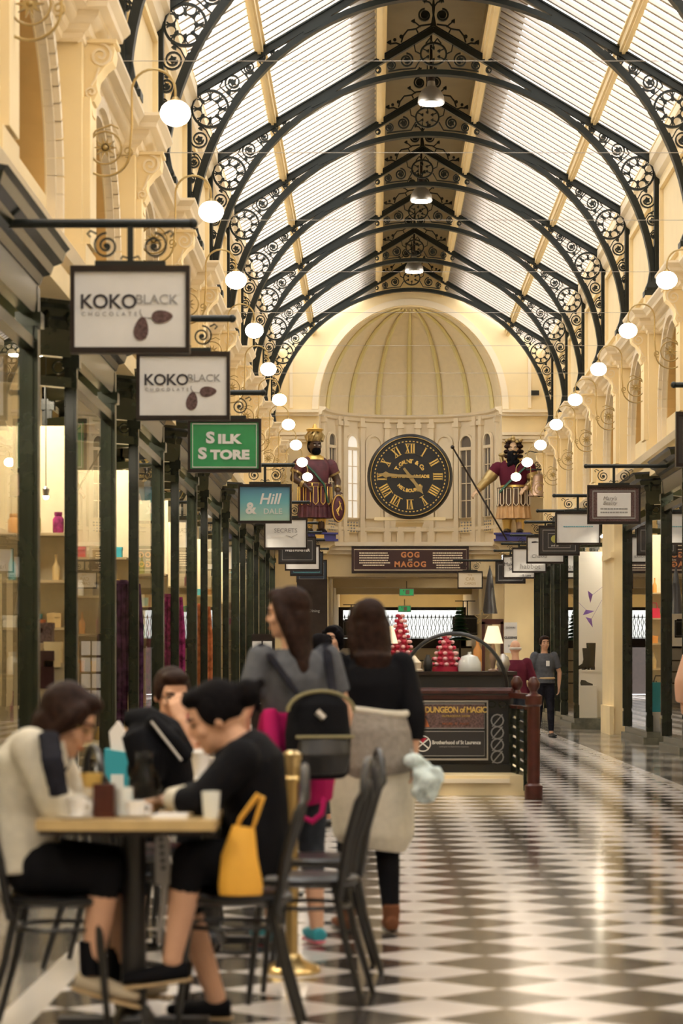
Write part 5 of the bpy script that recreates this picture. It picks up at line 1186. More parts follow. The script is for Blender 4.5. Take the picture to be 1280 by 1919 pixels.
# things on the first table
tz = .75
def put(nm, b, m, x, y, lbl, cat, z=tz, **k):
    o = b.build(nm, m, **k); o.location = (x, y, z); return tag(o, lbl, cat)
Y1t = 8.35; X1 = lambda p_: px(p_, 0, Y1t).x
put('menu_holder', MB().box(-.035, .035, -.02, .02, 0, .115).box(-.038, .038, -.023, .023, 0, .015), 'redwood', X1(195), Y1t, 'dark red menu box on the nearest table', 'menu')
def cup(x, y, lbl, m='glassware', h=.07, r=.035, z=tz):
    o = thing('coffee_cup', lbl, 'cup', (x, y, z)); MB().lathe([(r*.6, 0), (r*.95, h*.4), (r, h), (r*.9, h), (r*.8, h*.4), (.01, .01)], n=16).build('bowl', m, o)
    MB().tube([(r*.9, 0, h*.8), (r*1.5, 0, h*.7), (r*1.4, 0, h*.35), (r*.8, 0, h*.25)], .005, 6).build('handle', m, o); MB().lathe([(r*.6, -.0), (r*1.7, .006), (r*1.75, .011), (r*.6, .005)], n=18).build('saucer', m, o)
cup(X1(145), Y1t-.05, 'white coffee cup at the left edge of the nearest table', 'white'); cup(X1(252), Y1t+.02, 'white cup right of the dark red menu box', 'white', .055)
put('water_carafe', MB().lathe([(.05, 0), (.055, .02), (.055, .12), (.03, .17), (.028, .21), (.034, .22)], n=18), 'clearglass', X1(262), Y1t+.16, 'glass carafe with pink stopper on the nearest table', 'carafe')
MB().lathe([(.02, .21), (.022, .25), (.012, .27)], n=12).build('stopper', 'pinksole', COL.objects[-1]) if False else None
put('sugar_glass', MB().lathe([(.03, 0), (.033, .10), (.028, .10), (.026, .01)], n=14), 'cream_light', X1(170), Y1t+.05, 'tall glass of yellow sugar sachets beside the menu box', 'glass')
sa = MB()
for i in range(6): sa.bar((X1(170)+.006*(i-3), Y1t+.05, tz+.06), (X1(170)+.012*(i-3), Y1t+.04, tz+.15), .022, .003)
tag(sa.build('sugar_sachets', 'gold'), 'yellow sugar sachets standing in the tall glass', 'sachets')['kind'] = 'stuff'
put('paper_napkin', MB().box(-.06, .06, -.05, .05, 0, .008).box(-.05, .06, -.04, .05, .008, .014), 'white', X1(320), Y1t-.02, 'folded white napkin under the hands on the nearest table', 'napkin')
put('saucer_plate', MB().lathe([(.03, 0), (.06, .008), (.065, .014), (.03, .006)], n=20), 'white', X1(352), Y1t+.12, 'small white plate by the black sleeve on the nearest table', 'plate')
put('drinking_glass', MB().lathe([(.026, 0), (.032, .09), (.029, .09), (.023, .008)], n=16), 'glassware', X1(396), Y1t-.02, 'low clear glass at the right corner of the nearest table', 'glass')
put('water_tumbler', MB().lathe([(.028, 0), (.034, .10), (.030, .10), (.025, .008)], n=16), 'glassware', X1(228), Y1t+.05, 'whitish tumbler right beside the menu box', 'glass')
put('stacked_book', MB().box(-.10, .10, -.07, .07, 0, .012).box(-.095, .095, -.065, .065, .012, .02), 'paper', px(400, 0, 11).x+.02, 10.85, 'open white menu card on the second table', 'menu', z=.75)
put('white_mug', MB().lathe([(.035, 0), (.04, .1), (.035, .1), (.03, .01)], n=16), 'white', px(408, 0, 11).x, 10.95, 'white mug behind the person in black, on the second table', 'mug')
put('paper_cup', MB().lathe([(.03, 0), (.042, .12), (.045, .125), (.04, .14)], n=16), 'white', px(378, 0, 11).x, 10.9, 'white paper cup at the middle of the second table', 'cup')
put('sauce_bottle', MB().lathe([(.03, 0), (.03, .12), (.01, .16), (.01, .19)], n=14), 'white', px(468, 0, 13.2).x, 13.2, 'white squeeze bottle on the third table', 'bottle')
# hanging tag strip beneath table: white apron tie / strap
stp = thing('hanging_strap', 'white bag strap with black lettering hanging beside the table column', 'strap', (px(297, 0, 8.5).x, 8.62, .05))
MB().prism([(-.022, .62), (0, .66), (.03, .60), (.032, .45), (.01, .44), (-.022, .45)], -.004, .004).ribbon([(.012, .45), (.008, .38), (-.005, .3), (-.008, .24)], [.022, .02, .018, .014], -.003, .003).tube([(0, 0, .66), (0.0, 0, .69)], .004, 6).build('strap', 'white', stp)
for k in range(5): MB().box(-.008+.002*k, .006+.002*k, -.007, -.004, .60-.025*k, .613-.025*k).build('mark', 'ink', stp)
# yellow bag on the chair back
yb_ = thing('yellow_tote_bag', 'mustard yellow leather bag hanging on the back of the black bentwood chair', 'bag', (px(455, 0, 8.45).x, 8.32, .49))
MB().tube([(0, 0, .0), (0, 0, .03), (-.005, 0, .13), (.01, 0, .23)], [(.072, .035), (.076, .045), (.062, .04), (.038, .02)], 18, lat=(1, 0, 0)).build('body', 'yellowbag', yb_, 60)
MB().tube([(-.02, 0, .21), (.0, -.01, .26), (.06, -.01, .34), (.075, .0, .33), (.05, 0, .25), (.035, 0, .21)], [.007, .012, .016, .016, .012, .007], 8, flat=.5).build('handle', 'yellowbag', yb_)
# black coat over a chair
ct_ = thing('black_coat', 'black puffy coat heaped on the chair before the person in pink', 'coat', (px(300, 0, 10.6).x, 10.6, .80))
cb = MB(); cb.tube([px(232, 1345, 10.6)-ct_.location, px(270, 1350, 10.6)-ct_.location, px(310, 1380, 10.6)-ct_.location, px(350, 1420, 10.6)-ct_.location], [.035, .07, .09, .05], 12); cb.tube([px(250, 1370, 10.5)-ct_.location, px(275, 1420, 10.5)-ct_.location, px(285, 1470, 10.5)-ct_.location], [.06, .085, .05], 12); cb.tube([px(280, 1345, 10.5)-ct_.location, px(330, 1390, 10.45)-ct_.location, px(355, 1425, 10.45)-ct_.location], .03, 10); cb.ell(px(300, 1420, 10.6)-ct_.location, (.10, .1, .11))
for k in range(8): cb.ell((random.uniform(-.12, .08), random.uniform(-.08, .02), random.uniform(-.0, .17)), random.uniform(.04, .07), nu=8, nv=6)
cb.tube([px(330, 1400, 10.6)-ct_.location, px(330, 1450, 10.62)-ct_.location, px(322, 1500, 10.65)-ct_.location, px(318, 1540, 10.65)-ct_.location], [(.06, .09), (.08, .10), (.085, .10), (.05, .07)], 12); cb.tube([px(265, 1400, 10.5)-ct_.location, px(268, 1470, 10.55)-ct_.location, px(275, 1545, 10.6)-ct_.location], [.04, .05, .035], 10); cb.build('shell', 'softblack', ct_, remesh=.012, sm=4)
cl_ = MB().tube([px(283, 1352, 10.35)-ct_.location, px(340, 1425, 10.35)-ct_.location], .006, 6).build('zip', 'alu', ct_)
# teal shopping bag behind
tb_ = thing('shopping_bag', 'teal and white carrier bag behind the black coat', 'bag', (px(222, 0, 11.6).x, 11.6, .55)); MB().prism([(-.07, 0), (.07, 0), (.06, .3), (-.06, .32)], -.05, .05).build('body', 'teal', tb_); MB().prism([(-.03, .3), (.05, .3), (.03, .4), (0, .45), (-.04, .4)], -.04, .04).build('tissue', 'white', tb_); MB().box(-.03, .03, -.055, -.05, .05, .2).build('print', 'glassware', tb_)
st5 = MB().box(-.12, .12, -.1, .1, 0, .55).build('low_stool', 'black'); st5.location = (tb_.location.x, 11.6, 0); tag(st5, 'low black stool under the teal carrier bag', 'stool')
# ================================================================== PEOPLE
def frame(f, u=(0, 0, 1)):
    f = V(f).normalized(); u = V(u); u = (u-f*u.dot(f)).normalized(); r = f.cross(u); return Matrix((r, f, u)).transposed()
def person(name_l, J, skin='skin', vox=.0075, sc=1.0, top=None, bottom=None, shoes=None, hair=None, group=None, hands=True, name='person'):
    base = (J['pel'].x, J['pel'].y, 0); o = thing(name, name_l, 'person', (0, 0, 0), 0)
    g = lambda k: V(J[k])
    lat = (g('shR')-g('shL')).normalized(); hl = (g('hipR')-g('hipL')).normalized()
    pel, wst, chs, nck, hd = g('pel'), g('wst'), g('chs'), g('nck'), g('hd')
    HR = frame(J['face'], J.get('hup', (0, 0, 1))); H = lambda x, y, z: hd+HR@(V((x, y, z))*sc)
    b = MB()
    tor = [(pel-(wst-pel)*.35, (.12, .095)), (pel, (.165, .115)), (wst, (.132, .095)), (chs, (.158, .110)), (chs.lerp(nck, .55), (.150, .09)), (nck-(nck-chs)*.12, (.075, .06))]
    b.tube([t[0] for t in tor], [(t[1][0]*sc, t[1][1]*sc) for t in tor], 16, lat=lat.lerp(hl, .3))
    b.tube([nck-(nck-chs)*.25, nck.lerp(hd, .35), H(0, -.015, -.04)], [.062*sc, .052*sc, .052*sc], 12)
    # head
    b.ell(H(0, -.012, .025), (.076*sc, .096*sc, .098*sc), HR, 16, 12); b.ell(H(0, .028, -.045), (.056*sc, .060*sc, .068*sc), HR, 14, 10); b.ell(H(0, .062, -.083), (.026*sc, .024*sc, .022*sc), HR)
    b.tube([H(0, .080, .025), H(0, .098, -.012), H(0, .080, -.028)], [.008*sc, .0135*sc, .010*sc], 8)
    for s in (-1, 1):
        b.ell(H(s*.077, -.01, -.005), (.010*sc, .020*sc, .030*sc), HR, 8, 6); b.ell(H(s*.043, .058, -.02), (.024*sc, .022*sc, .022*sc), HR, 8, 6); b.ell(H(s*.03, .074, .034), (.024*sc, .012*sc, .009*sc), HR, 8, 6)
    b.ell(H(0, .084, -.052), (.024*sc, .010*sc, .008*sc), HR, 8, 6)
    # arms
    for S_ in ('L', 'R'):
        sh, el, wr = g('sh'+S_), g('el'+S_), g('wr'+S_)
        b.ell(sh, .055*sc); b.tube([sh, sh.lerp(el, .5), el], [.05*sc, .046*sc, .038*sc], 12); b.ell(el, .039*sc); b.tube([el, el.lerp(wr, .35), wr], [.038*sc, .038*sc, .026*sc], 12); b.ell(wr, .026*sc)
        hdv, hn = J.get('hand'+S_, (((wr-el).normalized()), V((0, 0, -1))))
        if hands: add_hand(b, wr+V(hdv).normalized()*.01, hdv, hn, 1 if S_ == 'R' else -1, J.get('curl'+S_, .5), sc)
        hp, kn, an = g('hip'+S_), g('kn'+S_), g('an'+S_)
        b.tube([hp, hp.lerp(kn, .5), kn], [.088*sc, .074*sc, .055*sc], 14); b.ell(hp, .088*sc); b.ell(kn, .056*sc); b.tube([kn, kn.lerp(an, .35), an], [.053*sc, .054*sc, .035*sc], 12); b.ell(an, .037*sc)
        t = V(J['toe'+S_]).normalized(); an2 = an-V((0, 0, .05*sc))
        b.tube([an2-t*.045*sc, an2+t*.06*sc, an2+t*.15*sc], [(.034*sc, .03*sc), (.042*sc, .028*sc), (.03*sc, .016*sc)], 10, lat=V((0, 0, 1)).cross(t))
    b.build('body', skin, o, remesh=vox, sm=2)
    ey = MB(); eb = MB()
    for s in (-1, 1):
        ey.ell(H(s*.031, .074, .012), (.012*sc, .008*sc, .0065*sc), HR, 8, 6); eb.tube([H(s*.014, .086, .034), H(s*.034, .084, .040), H(s*.054, .068, .034)], .0045*sc, 6)
    ey.build('eyes', 'black', o); eb.build('eyebrows', hair[1] if hair else 'hairbrown', o); MB().tube([H(-.022, .083, -.053), H(0, .095, -.054), H(.022, .083, -.053)], .0045*sc, 6).build('lips', 'pinktop' if False else 'rust', o)
    if top:
        m, sl, inf = top[0], top[1], top[2]; t = MB(); low = top[3] if len(top) > 3 else 0
        T = [(pel-(wst-pel)*low, (.175, .125)), (pel.lerp(wst, .5), (.158, .112)), (wst, (.145, .105)), (chs, (.168, .120)), (chs.lerp(nck, .55), (.155, .098)), (nck-(nck-chs)*.06, (.078, .068))]
        t.tube([q[0] for q in T], [((q[1][0]+inf)*sc, (q[1][1]+inf)*sc) for q in T], 20, lat=lat.lerp(hl, .3))
        for S_ in ('L', 'R'):
            sh, el, wr = g('sh'+S_), g('el'+S_), g('wr'+S_); t.ell(sh, (.060+inf)*sc)
            if sl > 0: e = sh.lerp(el, min(1, sl)); t.tube([sh, sh.lerp(e, .5), e], [(.058+inf)*sc, (.054+inf)*sc, (.050+inf)*sc], 14)
            if sl > 1: w2 = el.lerp(wr, sl-1); t.ell(el, (.047+inf)*sc); t.tube([el, el.lerp(w2, .4), w2], [(.047+inf)*sc, (.047+inf)*sc, (.036+inf)*sc], 14)
        t.build('top', m, o, remesh=.010, sm=3)
    if bottom:
        m, ln = bottom; t = MB(); t.tube([pel-(wst-pel)*.35, pel, pel.lerp(wst, .5)], [(.145*sc, .12*sc), (.178*sc, .128*sc), (.152*sc, .108*sc)], 18, lat=hl)
        for S_ in ('L', 'R'):
            hp, kn, an = g('hip'+S_), g('kn'+S_), g('an'+S_); e = hp.lerp(kn, min(1, ln)); t.ell(hp, .096*sc); t.tube([hp, hp.lerp(e, .5), e], [.098*sc, .086*sc, .068*sc], 16)
            if ln > 1: w2 = kn.lerp(an, ln-1); t.ell(kn, .066*sc); t.tube([kn, kn.lerp(w2, .4), w2], [.065*sc, .062*sc, .046*sc], 14)
        t.build('trousers', m, o, remesh=.010, sm=3)
    if shoes:
        for S_ in ('L', 'R'):
            an = g('an'+S_); t = V(J['toe'+S_]).normalized(); a2 = an-V((0, 0, .048*sc)); up = V((0, 0, 1)); la = up.cross(t).normalized(); sm_ = MB()
            up2 = t.cross(la)*-1 if t.cross(la).z < 0 else t.cross(la)
            sm_.tube([a2-t*.055*sc, a2+t*.05*sc, a2+t*.12*sc, a2+t*.175*sc], [(.036*sc, .036*sc), (.045*sc, .036*sc), (.042*sc, .026*sc), (.026*sc, .016*sc)], 12, lat=la)
            if shoes[2]: sm_.tube([a2, an+V((0, 0, shoes[2]))], [.044*sc, .047*sc], 12)
            sh_ = sm_.build('shoe', shoes[0], o, remesh=.008, sm=2)
            so = MB(); d_ = -up2*.032*sc; so.tube([a2-t*.062*sc+d_, a2-t*.045*sc+d_, a2+t*.04*sc+d_, a2+t*.12*sc+d_, a2+t*.17*sc+d_, a2+t*.188*sc+d_], [(.016*sc, .008*sc), (.034*sc, .009*sc), (.042*sc, .009*sc), (.043*sc, .009*sc), (.028*sc, .008*sc), (.01*sc, .006*sc)], 12, lat=la); so.build('sole', shoes[1], sh_)
    if hair:
        k, m = hair[0], hair[1]; h = MB(); 
        if k != 'bald':
            h.ell(H(0, -.030, .045), (.088*sc, .098*sc, .095*sc), HR, 16, 12)
            h.ell(H(0, .035, .10), (.068*sc, .050*sc, .036*sc), HR)
            for s in (-1, 1): h.ell(H(s*.066, -.012, .03), (.026*sc, .055*sc, .06*sc), HR)
        else: h.tube([H(-.08, .0, .0), H(-.06, -.07, .0), H(0, -.098, .0), H(.06, -.07, .0), H(.08, .0, .0)], .022*sc, 8)
        if k == 'bob':
            h.ell(H(0, -.045, -.03), (.085*sc, .075*sc, .09*sc), HR); h.ell(H(.0, -.02, .03), (.095*sc, .10*sc, .09*sc), HR)
            for s in (-1, 1): h.tube([H(s*.07, .045, .085), H(s*.088, .02, .03), H(s*.082, -.01, -.06)], [.028*sc, .035*sc, .02*sc], 8)
        if k == 'bun': h.ell(H(0, -.145, .035), (.055*sc, .05*sc, .055*sc), HR); h.tube([H(0, -.1, .03), H(0, -.14, .03)], .035*sc, 8); h.tube([H(0, -.17, .04), H(.01, -.215, .05)], .02*sc, 6)
        if k == 'long':
            L = hair[2]; bk = HR@V((0, -1, 0)); bk.z = 0; bk.normalize(); c = H(0, -.065, .0)
            ln = [c, c+V((0, 0, -.14)), c+V((0, 0, -L*.55))+bk*.03, c+V((0, 0, -L*.85))+bk*.03, c+V((0, 0, -L))+bk*.02]
            h.tube(ln, [(.085*sc, .055*sc), (.10*sc, .055*sc), (.105*sc, .045*sc), (.075*sc, .032*sc), (.03*sc, .015*sc)], 14, lat=HR@V((1, 0, 0)))
            for s in (-1, 1): h.tube([H(s*.06, .03, .09), H(s*.085, .0, .0), H(s*.085, -.03, -.10), H(s*.085, -.04, -.2)], [.03*sc, .035*sc, .035*sc, .02*sc], 8)
        h.build('hair', m, o, remesh=.010, sm=2)
    return o, H, HR
def P3(x, y, Y): return px(x, y, Y)
Z1 = V((0, 0, 1))
# --- person in the cream jacket, left, in profile facing right (+x), bent over the table
Yp = 8.55; xs_ = px(75, 0, Yp).x
def at(dx, dy, z, b=(xs_, Yp)): return V((b[0]+dx, b[1]+dy, z))
J = dict(pel=at(-.06, 0, .60), wst=at(-.07, 0, .76), chs=at(-.03, 0, .92), nck=at(.03, 0, 1.015), hd=V((px(126, 0, Yp).x, Yp, 1.068)), face=(.86, -.10, -.50), hup=(.5, 0, 1),
    shL=at(-.01, .165, .985), shR=at(-.01, -.175, .985), elL=at(.10, .20, .79), elR=at(.10, -.22, .765), wrL=at(.235, .09, .79), wrR=at(.225, -.10, .785), handL=(V((.9, -.35, -.2)), V((0, 0, -1))), handR=(V((.9, .35, -.2)), V((0, 0, -1))),
    hipL=at(-.02, .09, .57), hipR=at(-.02, -.09, .57), knL=at(.30, .12, .56), knR=at(.24, -.11, .56), anL=at(.26, .14, .17), anR=at(.19, -.10, .22), toeL=(1, .1, 0), toeR=(.9, -.1, -.25))
o, H, HR = person('person in cream jacket and dark scarf bent over the nearest table, seen in profile', J, top=('linen', 1.92, .014, .3), bottom=('softblack', 1.35), shoes=('suede', 'tan', .0), hair=('bob', 'hairbrown'))
MB().tube([H(.03, -.03, -.10), px(92, 1378, 8.30), px(98, 1425, 8.21), px(112, 1492, 8.22)], [.035, .04, .042, .036], 10, flat=.45).tube([H(-.07, -.03, -.11), H(0, -.085, -.11), H(.07, -.03, -.12), H(.02, .06, -.14), H(-.05, .04, -.13), H(-.07, -.03, -.11)], .04, 10).build('scarf', 'scarf', o, remesh=.010, sm=2)
lp = MB().prism([(.0, 0), (.05, .06), (.03, .14), (-.02, .10)], -.01, .01); lp.xf(Matrix.Translation(J['chs']+V((.10, -.15, -.05)))).build('lapel', 'linen', o)
gl = MB()
for s in (-1, 1): gl.tube([H(s*.032+.019*math.cos(a), .088, .012+.016*math.sin(a)) for a in [2*PI*i/12 for i in range(12)]], .0018, 5, True); gl.tube([H(s*.052, .085, .015), H(s*.08, -.0, .012)], .0018, 5)
gl.build('spectacles', 'brassp', o)
for s_, a_ in (('L', 'anL'), ('R', 'anR')): MB().tube([J[a_]+V((0, 0, .10)), J[a_]+V((0, 0, .02)), J[a_]+V((0, 0, -.02))], [.044, .041, .04], 12).build('sock', 'softblack', o)
# --- person in black, right, facing left (-x), bun
Yq = 8.65; xq = px(455, 0, Yq).x
def at2(dx, dy, z): return V((xq+dx, Yq+dy, z))
J = dict(pel=at2(.04, 0, .60), wst=at2(.045, 0, .77), chs=at2(.02, 0, .92), nck=at2(-.035, 0, 1.01), hd=V((px(402, 0, Yq).x, Yq, 1.075)), face=(-.88, -.05, -.42), hup=(-.4, 0, 1),
    shL=at2(.0, -.17, .945), shR=at2(.0, .17, .945), elL=at2(-.13, -.21, .80), elR=at2(-.13, .2, .80), wrL=at2(-.25, -.11, .80), wrR=at2(-.27, .08, .79), handL=(V((-.95, .15, -.15)), V((0, 0, -1))), handR=(V((-.95, -.15, -.15)), V((0, 0, -1))),
    hipL=at2(.0, -.09, .57), hipR=at2(.0, .09, .57), knL=at2(-.30, -.12, .58), knR=at2(-.27, .11, .55), anL=at2(-.31, -.16, .27), anR=at2(-.17, .12, .10), toeL=(-.95, -.1, -.12), toeR=(-1, 0, 0))
J['knL'] = at2(-.17, -.20, .60); J['anL'] = at2(-.23, -.20, .26); J['anR'] = at2(-.10, .06, .095); J['knR'] = at2(-.24, .09, .50)
o, H, HR = person('person all in black with hair in a bun, writing at the nearest table', J, top=('softblack', 1.62, .012, .35), bottom=('softblack', 1.45), shoes=('softblack', 'tan', .0), hair=('bun', 'hairblack'))
[MB().tube([J['el'+q].lerp(J['wr'+q], .60), J['el'+q].lerp(J['wr'+q], .95)], [.046, .040], 12).build('white_cuff', 'wool', o) for q in 'LR']
# --- person in pink top, facing camera/right, chin on hand
Yr = 12.0; xr_ = px(322, 0, Yr).x
def at3(dx, dy, z): return V((xr_+dx, Yr+dy, z))
J = dict(pel=at3(.0, 0, .58), wst=at3(0, -.02, .74), chs=at3(.01, -.05, .90), nck=at3(.0, -.09, 1.02), hd=V((px(326, 0, Yr).x, Yr-.11, 1.115)), face=(.35, -.9, -.28),
    shL=at3(.165, -.06, .975), shR=at3(-.165, -.03, .965), elL=at3(.15, -.28, .80), elR=at3(-.2, -.25, .80), wrL=at3(.07, -.27, 1.0), wrR=at3(.08, -.36, .79), handL=(V((-.3, .25, .9)), V((0, 1, 0))), handR=(V((.9, -.3, -.1)), V((0, 0, -1))), curlL=1.1,
    hipL=at3(.09, -.02, .54), hipR=at3(-.09, -.02, .54), knL=at3(.12, -.42, .52), knR=at3(-.12, -.42, .52), anL=at3(.12, -.45, .09), anR=at3(-.12, -.45, .09), toeL=(0, -1, 0), toeR=(0, -1, 0))
o, H, HR = person('seated person in pink top and spectacles, chin on hand at the second table', J, bottom=('softblack', 1.8), shoes=('black', 'tan', 0), hair=('short', 'hairbrown'))
t = MB(); t.tube([at3(0, 0, .55), at3(0, -.02, .74), at3(.01, -.05, .88), at3(.01, -.06, .93)], [(.175, .125), (.145, .108), (.168, .122), (.155, .105)], 20, lat=(1, 0, 0))
for s in (-1, 1): t.tube([at3(s*.10, -.15, .90), at3(s*.09, -.13, .98), at3(s*.08, -.05, 1.02), at3(s*.09, .03, .95)], .014, 8)
t.build('tank_top', 'magenta', o, remesh=.010, sm=2)
gl = MB()
for s in (-1, 1): gl.tube([H(s*.032+.024*math.cos(a), .092, .012+.018*math.sin(a)) for a in [2*PI*i/12 for i in range(12)]], .003, 5, True); gl.tube([H(s*.054, .088, .015), H(s*.08, -.0, .012)], .0025, 5)
gl.tube([H(-.008, .094, .014), H(.008, .094, .014)], .003, 5).build('spectacles', 'darkwood', o)
# --- standing persons
def stand(x, Y, h, yaw, step=.0, armL=(-.05, 0, 0), armR=(.05, 0, 0), z0=0, lean=0):
    """upright skeleton; yaw: 0 faces +y (away), pi faces the camera"""
    k = h/1.70; R_ = Matrix.Rotation(yaw, 3, 'Z'); O = V((x, Y, z0))
    def L(a, b, c): return O+R_@V((a*k, b*k, c*k))
    J = dict(pel=L(0, 0, .94), wst=L(0, 0+lean*.2, 1.10), chs=L(0, lean*.5, 1.28), nck=L(0, lean*.8, 1.43), hd=L(0, .02+lean, 1.585), face=R_@V((0, 1, -.05)),
        shL=L(-.17, lean*.7, 1.375), shR=L(.17, lean*.7, 1.375), hipL=L(-.085, 0, .90), hipR=L(.085, 0, .90), knL=L(-.09, step*.5+.02, .50), knR=L(.09, -step*.25+.02, .50), anL=L(-.09, step, .09), anR=L(.09, -step, .10),
        toeL=R_@V((-.15, 1, 0)), toeR=R_@V((.15, 1, 0)))
    J['elL'] = L(-.22+armL[0], armL[1]*.5, 1.10+armL[2]*.3); J['elR'] = L(.22+armR[0], armR[1]*.5, 1.10+armR[2]*.3)
    J['wrL'] = L(-.21+armL[0]*.6, .06+armL[1], .86+armL[2]); J['wrR'] = L(.21+armR[0]*.6, .06+armR[1], .86+armR[2])
    J['handL'] = ((J['wrL']-J['elL']).normalized(), R_@V((1, 0, 0))); J['handR'] = ((J['wrR']-J['elR']).normalized(), R_@V((-1, 0, 0))); return J, L, k, R_
# woman with backpack
xb = px(552, 0, 11.1).x; J, L, k, R_ = stand(xb, 11.1, 1.60, .45, .06, lean=.0)
J['face'] = V((-.97, .25, -.12)); J['hd'] = V((px(538, 0, 11.1).x, 11.1, J['hd'].z))
o, H, HR = person('standing person with long dark hair, grey tee and big black backpack', J, top=('greytee', .62, .014, .1), bottom=('jeans', 1.55), shoes=('teal', 'pinksole', 0), hair=('long', 'hairbrown', .46), sc=k)
bp_ = thing('backpack', 'black backpack with olive piping, carried by the standing person', 'backpack', (0, 0, 0))
c = px(596, 1375, 10.86); RB = Matrix.Rotation(.25, 3, 'Z')
b = MB(); b.tube([c+V((0, 0, -.20)), c+V((0, 0, -.17)), c+V((0, 0, .0)), c+V((0, 0, .13)), c+V((0, 0, .19))], [(.115, .08), (.145, .11), (.15, .12), (.135, .10), (.08, .06)], 18, lat=RB@V((1, 0, 0))); b.build('main_body', 'softblack', bp_, remesh=.012, sm=2)
pk = MB().tube([c+RB@V((0, -.10, -.17)), c+RB@V((0, -.12, -.09)), c+RB@V((0, -.11, -.01))], [(.11, .04), (.125, .05), (.11, .03)], 14, lat=RB@V((1, 0, 0))); pk.build('front_pocket', 'black', bp_, remesh=.01, sm=2)
MB().tube([c+RB@V((.15*math.cos(a), -.06, .10+.09*math.sin(a))) for a in [PI*i/12 for i in range(13)]], .009, 6).tube([c+RB@V((x_, -.125-.02*math.cos(x_*8), -.01)) for x_ in (-.13, -.05, .05, .13)], .008, 6).build('piping', 'trim_olive', bp_)
MB().tube([c+RB@V((-.03, -.11, .10)), c+RB@V((.0, -.12, .07))], .016, 8).build('badge', 'alu', bp_)
for s in (-1, 1): MB().tube([c+RB@V((s*.08, .05, .17)), J['shL' if s < 0 else 'shR']+V((0, -.02, .06)), J['shL' if s < 0 else 'shR']+R_@V((-s*.05, .11, -.02)), J['wst']+R_@V((s*.15, .08, .02))], [.02, .024, .022, .014], 8, flat=.5).build('shoulder_strap', 'scarf', bp_)
mj = thing('magenta_jacket', 'magenta jacket tied at the waist of the person with the backpack', 'jacket', (0, 0, 0))
b = MB(); b.tube([J['wst']+V((0, 0, .02)), J['pel']+V((0, 0, .0)), J['pel']+V((0.0, 0, -.15)), J['pel']+V((0.02, 0, -.26))], [(.16, .12), (.19, .145), (.19, .15), (.16, .13)], 18, lat=R_@V((1, 0, 0)))
b.tube([px(505, 1330, 10.95), px(512, 1400, 10.9), px(520, 1470, 10.9)], [.035, .045, .03], 10)
b.build('body', 'magenta', mj, remesh=.011, sm=2); MB().tube([px(560, 1500, 10.72), px(566, 1530, 10.72), px(585, 1540, 10.72), px(603, 1525, 10.72), px(608, 1495, 10.74)], [.012, .013, .014, .013, .012], 8).build('hanging_sleeve', 'magenta', mj)
# woman in cream coat walking away
xc_ = px(692, 0, 11.6).x; J, L, k, R_ = stand(xc_, 11.6, 1.56, .25, .10, lean=.0, armR=(.0, -.15, .05))
o, H, HR = person('walking person in cream coat and black leggings seen from behind', J, top=('softblack', 1.6, .016, 0), bottom=('softblack', 1.95), shoes=('boot', 'darkwood', .05), hair=('long', 'hairbrown', .28), sc=k)
co = MB(); lt2 = R_@V((1, 0, 0)); co.tube([J['wst']+V((0, 0, -.03)), J['pel']+V((.01, 0, -.03)), J['pel']+V((.015, 0, -.22)), J['pel']+V((.02, 0, -.40)), J['pel']+V((0.01, 0, -.46))], [(.16, .13), (.20, .165), (.205, .18), (.195, .18), (.16, .15)], 22, lat=lt2)
co.build('cream_coat', 'wool', o, remesh=.012, sm=3)
cg = MB(); cg.tube([J['wst']+V((.02, -.01, .03)), J['wst']+V((.02, -.02, -.06)), J['pel']+V((.03, -.03, -.08)), J['pel']+V((.035, -.03, -.12))], [(.165, .14), (.19, .17), (.195, .18), (.17, .16)], 22, lat=lt2); cg.build('grey_cardigan', 'greywool', o, remesh=.012, sm=3)
MB().tube([J['wst']+V((.02, 0, .035))+V((.172*math.cos(a), .145*math.sin(a), .012*math.sin(a*2))) for a in [2*PI*i/20 for i in range(20)]], .018, 8, True).build('waist_band', 'linen', o)
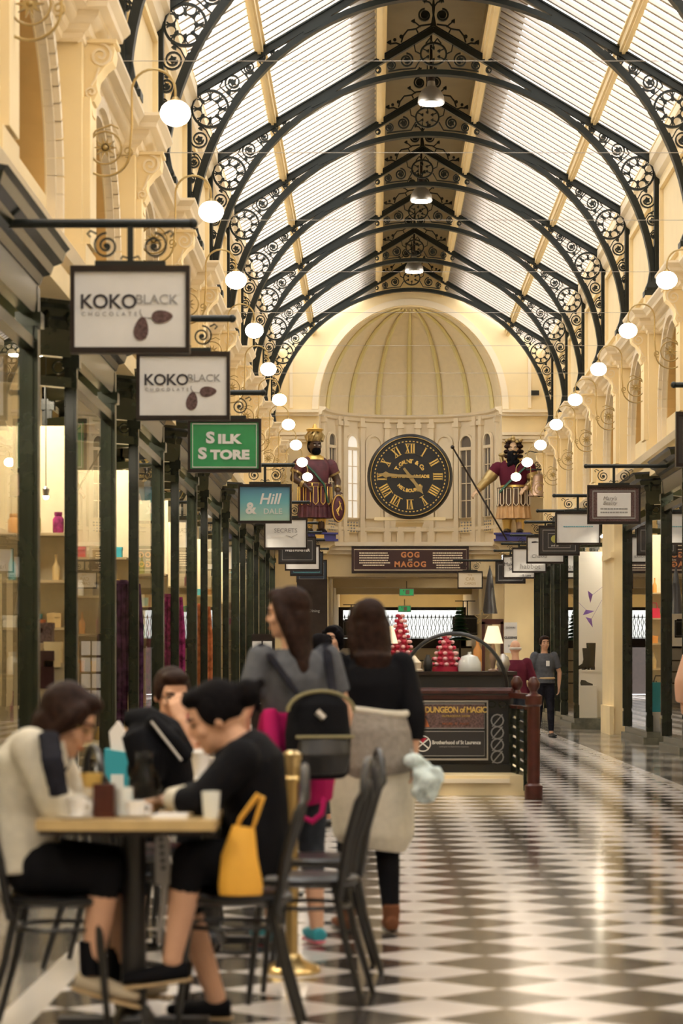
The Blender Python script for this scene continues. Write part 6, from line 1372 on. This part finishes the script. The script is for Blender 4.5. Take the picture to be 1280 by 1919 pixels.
wb = thing('fluffy_bag', 'pale blue-white fluffy bag carried by the person in the cream coat', 'bag', (0, 0, 0)); c = px(800, 1465, 11.4); b = MB()
for k2 in range(26):
    v = V((random.gauss(0, 1), random.gauss(0, 1), random.gauss(0, 1))).normalized(); b.ell(c+V((v.x*.065, v.y*.06, v.z*.075)), random.uniform(.02, .034), nu=8, nv=6)
b.ell(c, (.07, .06, .08)); b.ell(px(775, 1425, 11.4), (.05, .04, .035)); b.build('body', 'furblue', wb, remesh=.009); MB().tube([c+V((-.01, 0, .07)), px(770, 1405, 11.4), J['wrR']+V((0, 0, -.06)), ], .006, 6).build('strap', 'inkgrey', wb)
# people standing farther back
def far(xp, Y, h, yaw, label, top, bottom, hair, shoes=('black', 'black', 0), step=.1, skin='skin', vox=.012, **kw):
    J, L, k, R_ = stand(px(xp, 0, Y).x, Y, h, yaw, step, **kw); o, H, HR = person(label, J, skin=skin, vox=vox, top=top, bottom=bottom, hair=hair, shoes=shoes, sc=k); return o, J, H, R_
far(600, 19.0, 1.48, -1.2, 'dark-haired person half hidden behind the backpack wearer', ('softblack', 1.8, .012, .1), ('jeans', 1.95), ('bob', 'hairblack'))
far(627, 21.5, 1.58, PI-.5, 'person in a dark cap leaning in behind the walking person', ('softblack', 1.8, .012, .1), ('jeans', 1.95), ('bob', 'hairblack'))
o, J, H, R_ = far(1020, 41.5, 1.70, PI+.25, 'person in dark grey shirt and navy trousers walking towards the camera', ('greytee', .75, .016, .15), ('scarf', 1.95), ('short', 'hairbrown'))
MB().obox(J['chs']+V((.05, -.145, -.03)), (.06, .012, .09)).build('name_badge', 'white', o); MB().tube([J['pel']+V((.165*math.cos(a), .125*math.sin(a), .06)) for a in [2*PI*i/16 for i in range(16)]], .02, 8, True).build('belt', 'tan', o)
far(966, 33, 1.56, .2, 'white-haired person in a maroon jumper beyond the stair enclosure', ('maroontop', 1.9, .02, .2), ('jeans', 1.95), ('bald', 'hairwhite'))
far(1318, 27.2, 1.62, .3, 'person in a peach coat passing close to the right picture edge', ('peach', 1.9, .04, 1.0), ('peach', 1.9), ('bob', 'hairbrown'), step=.05)
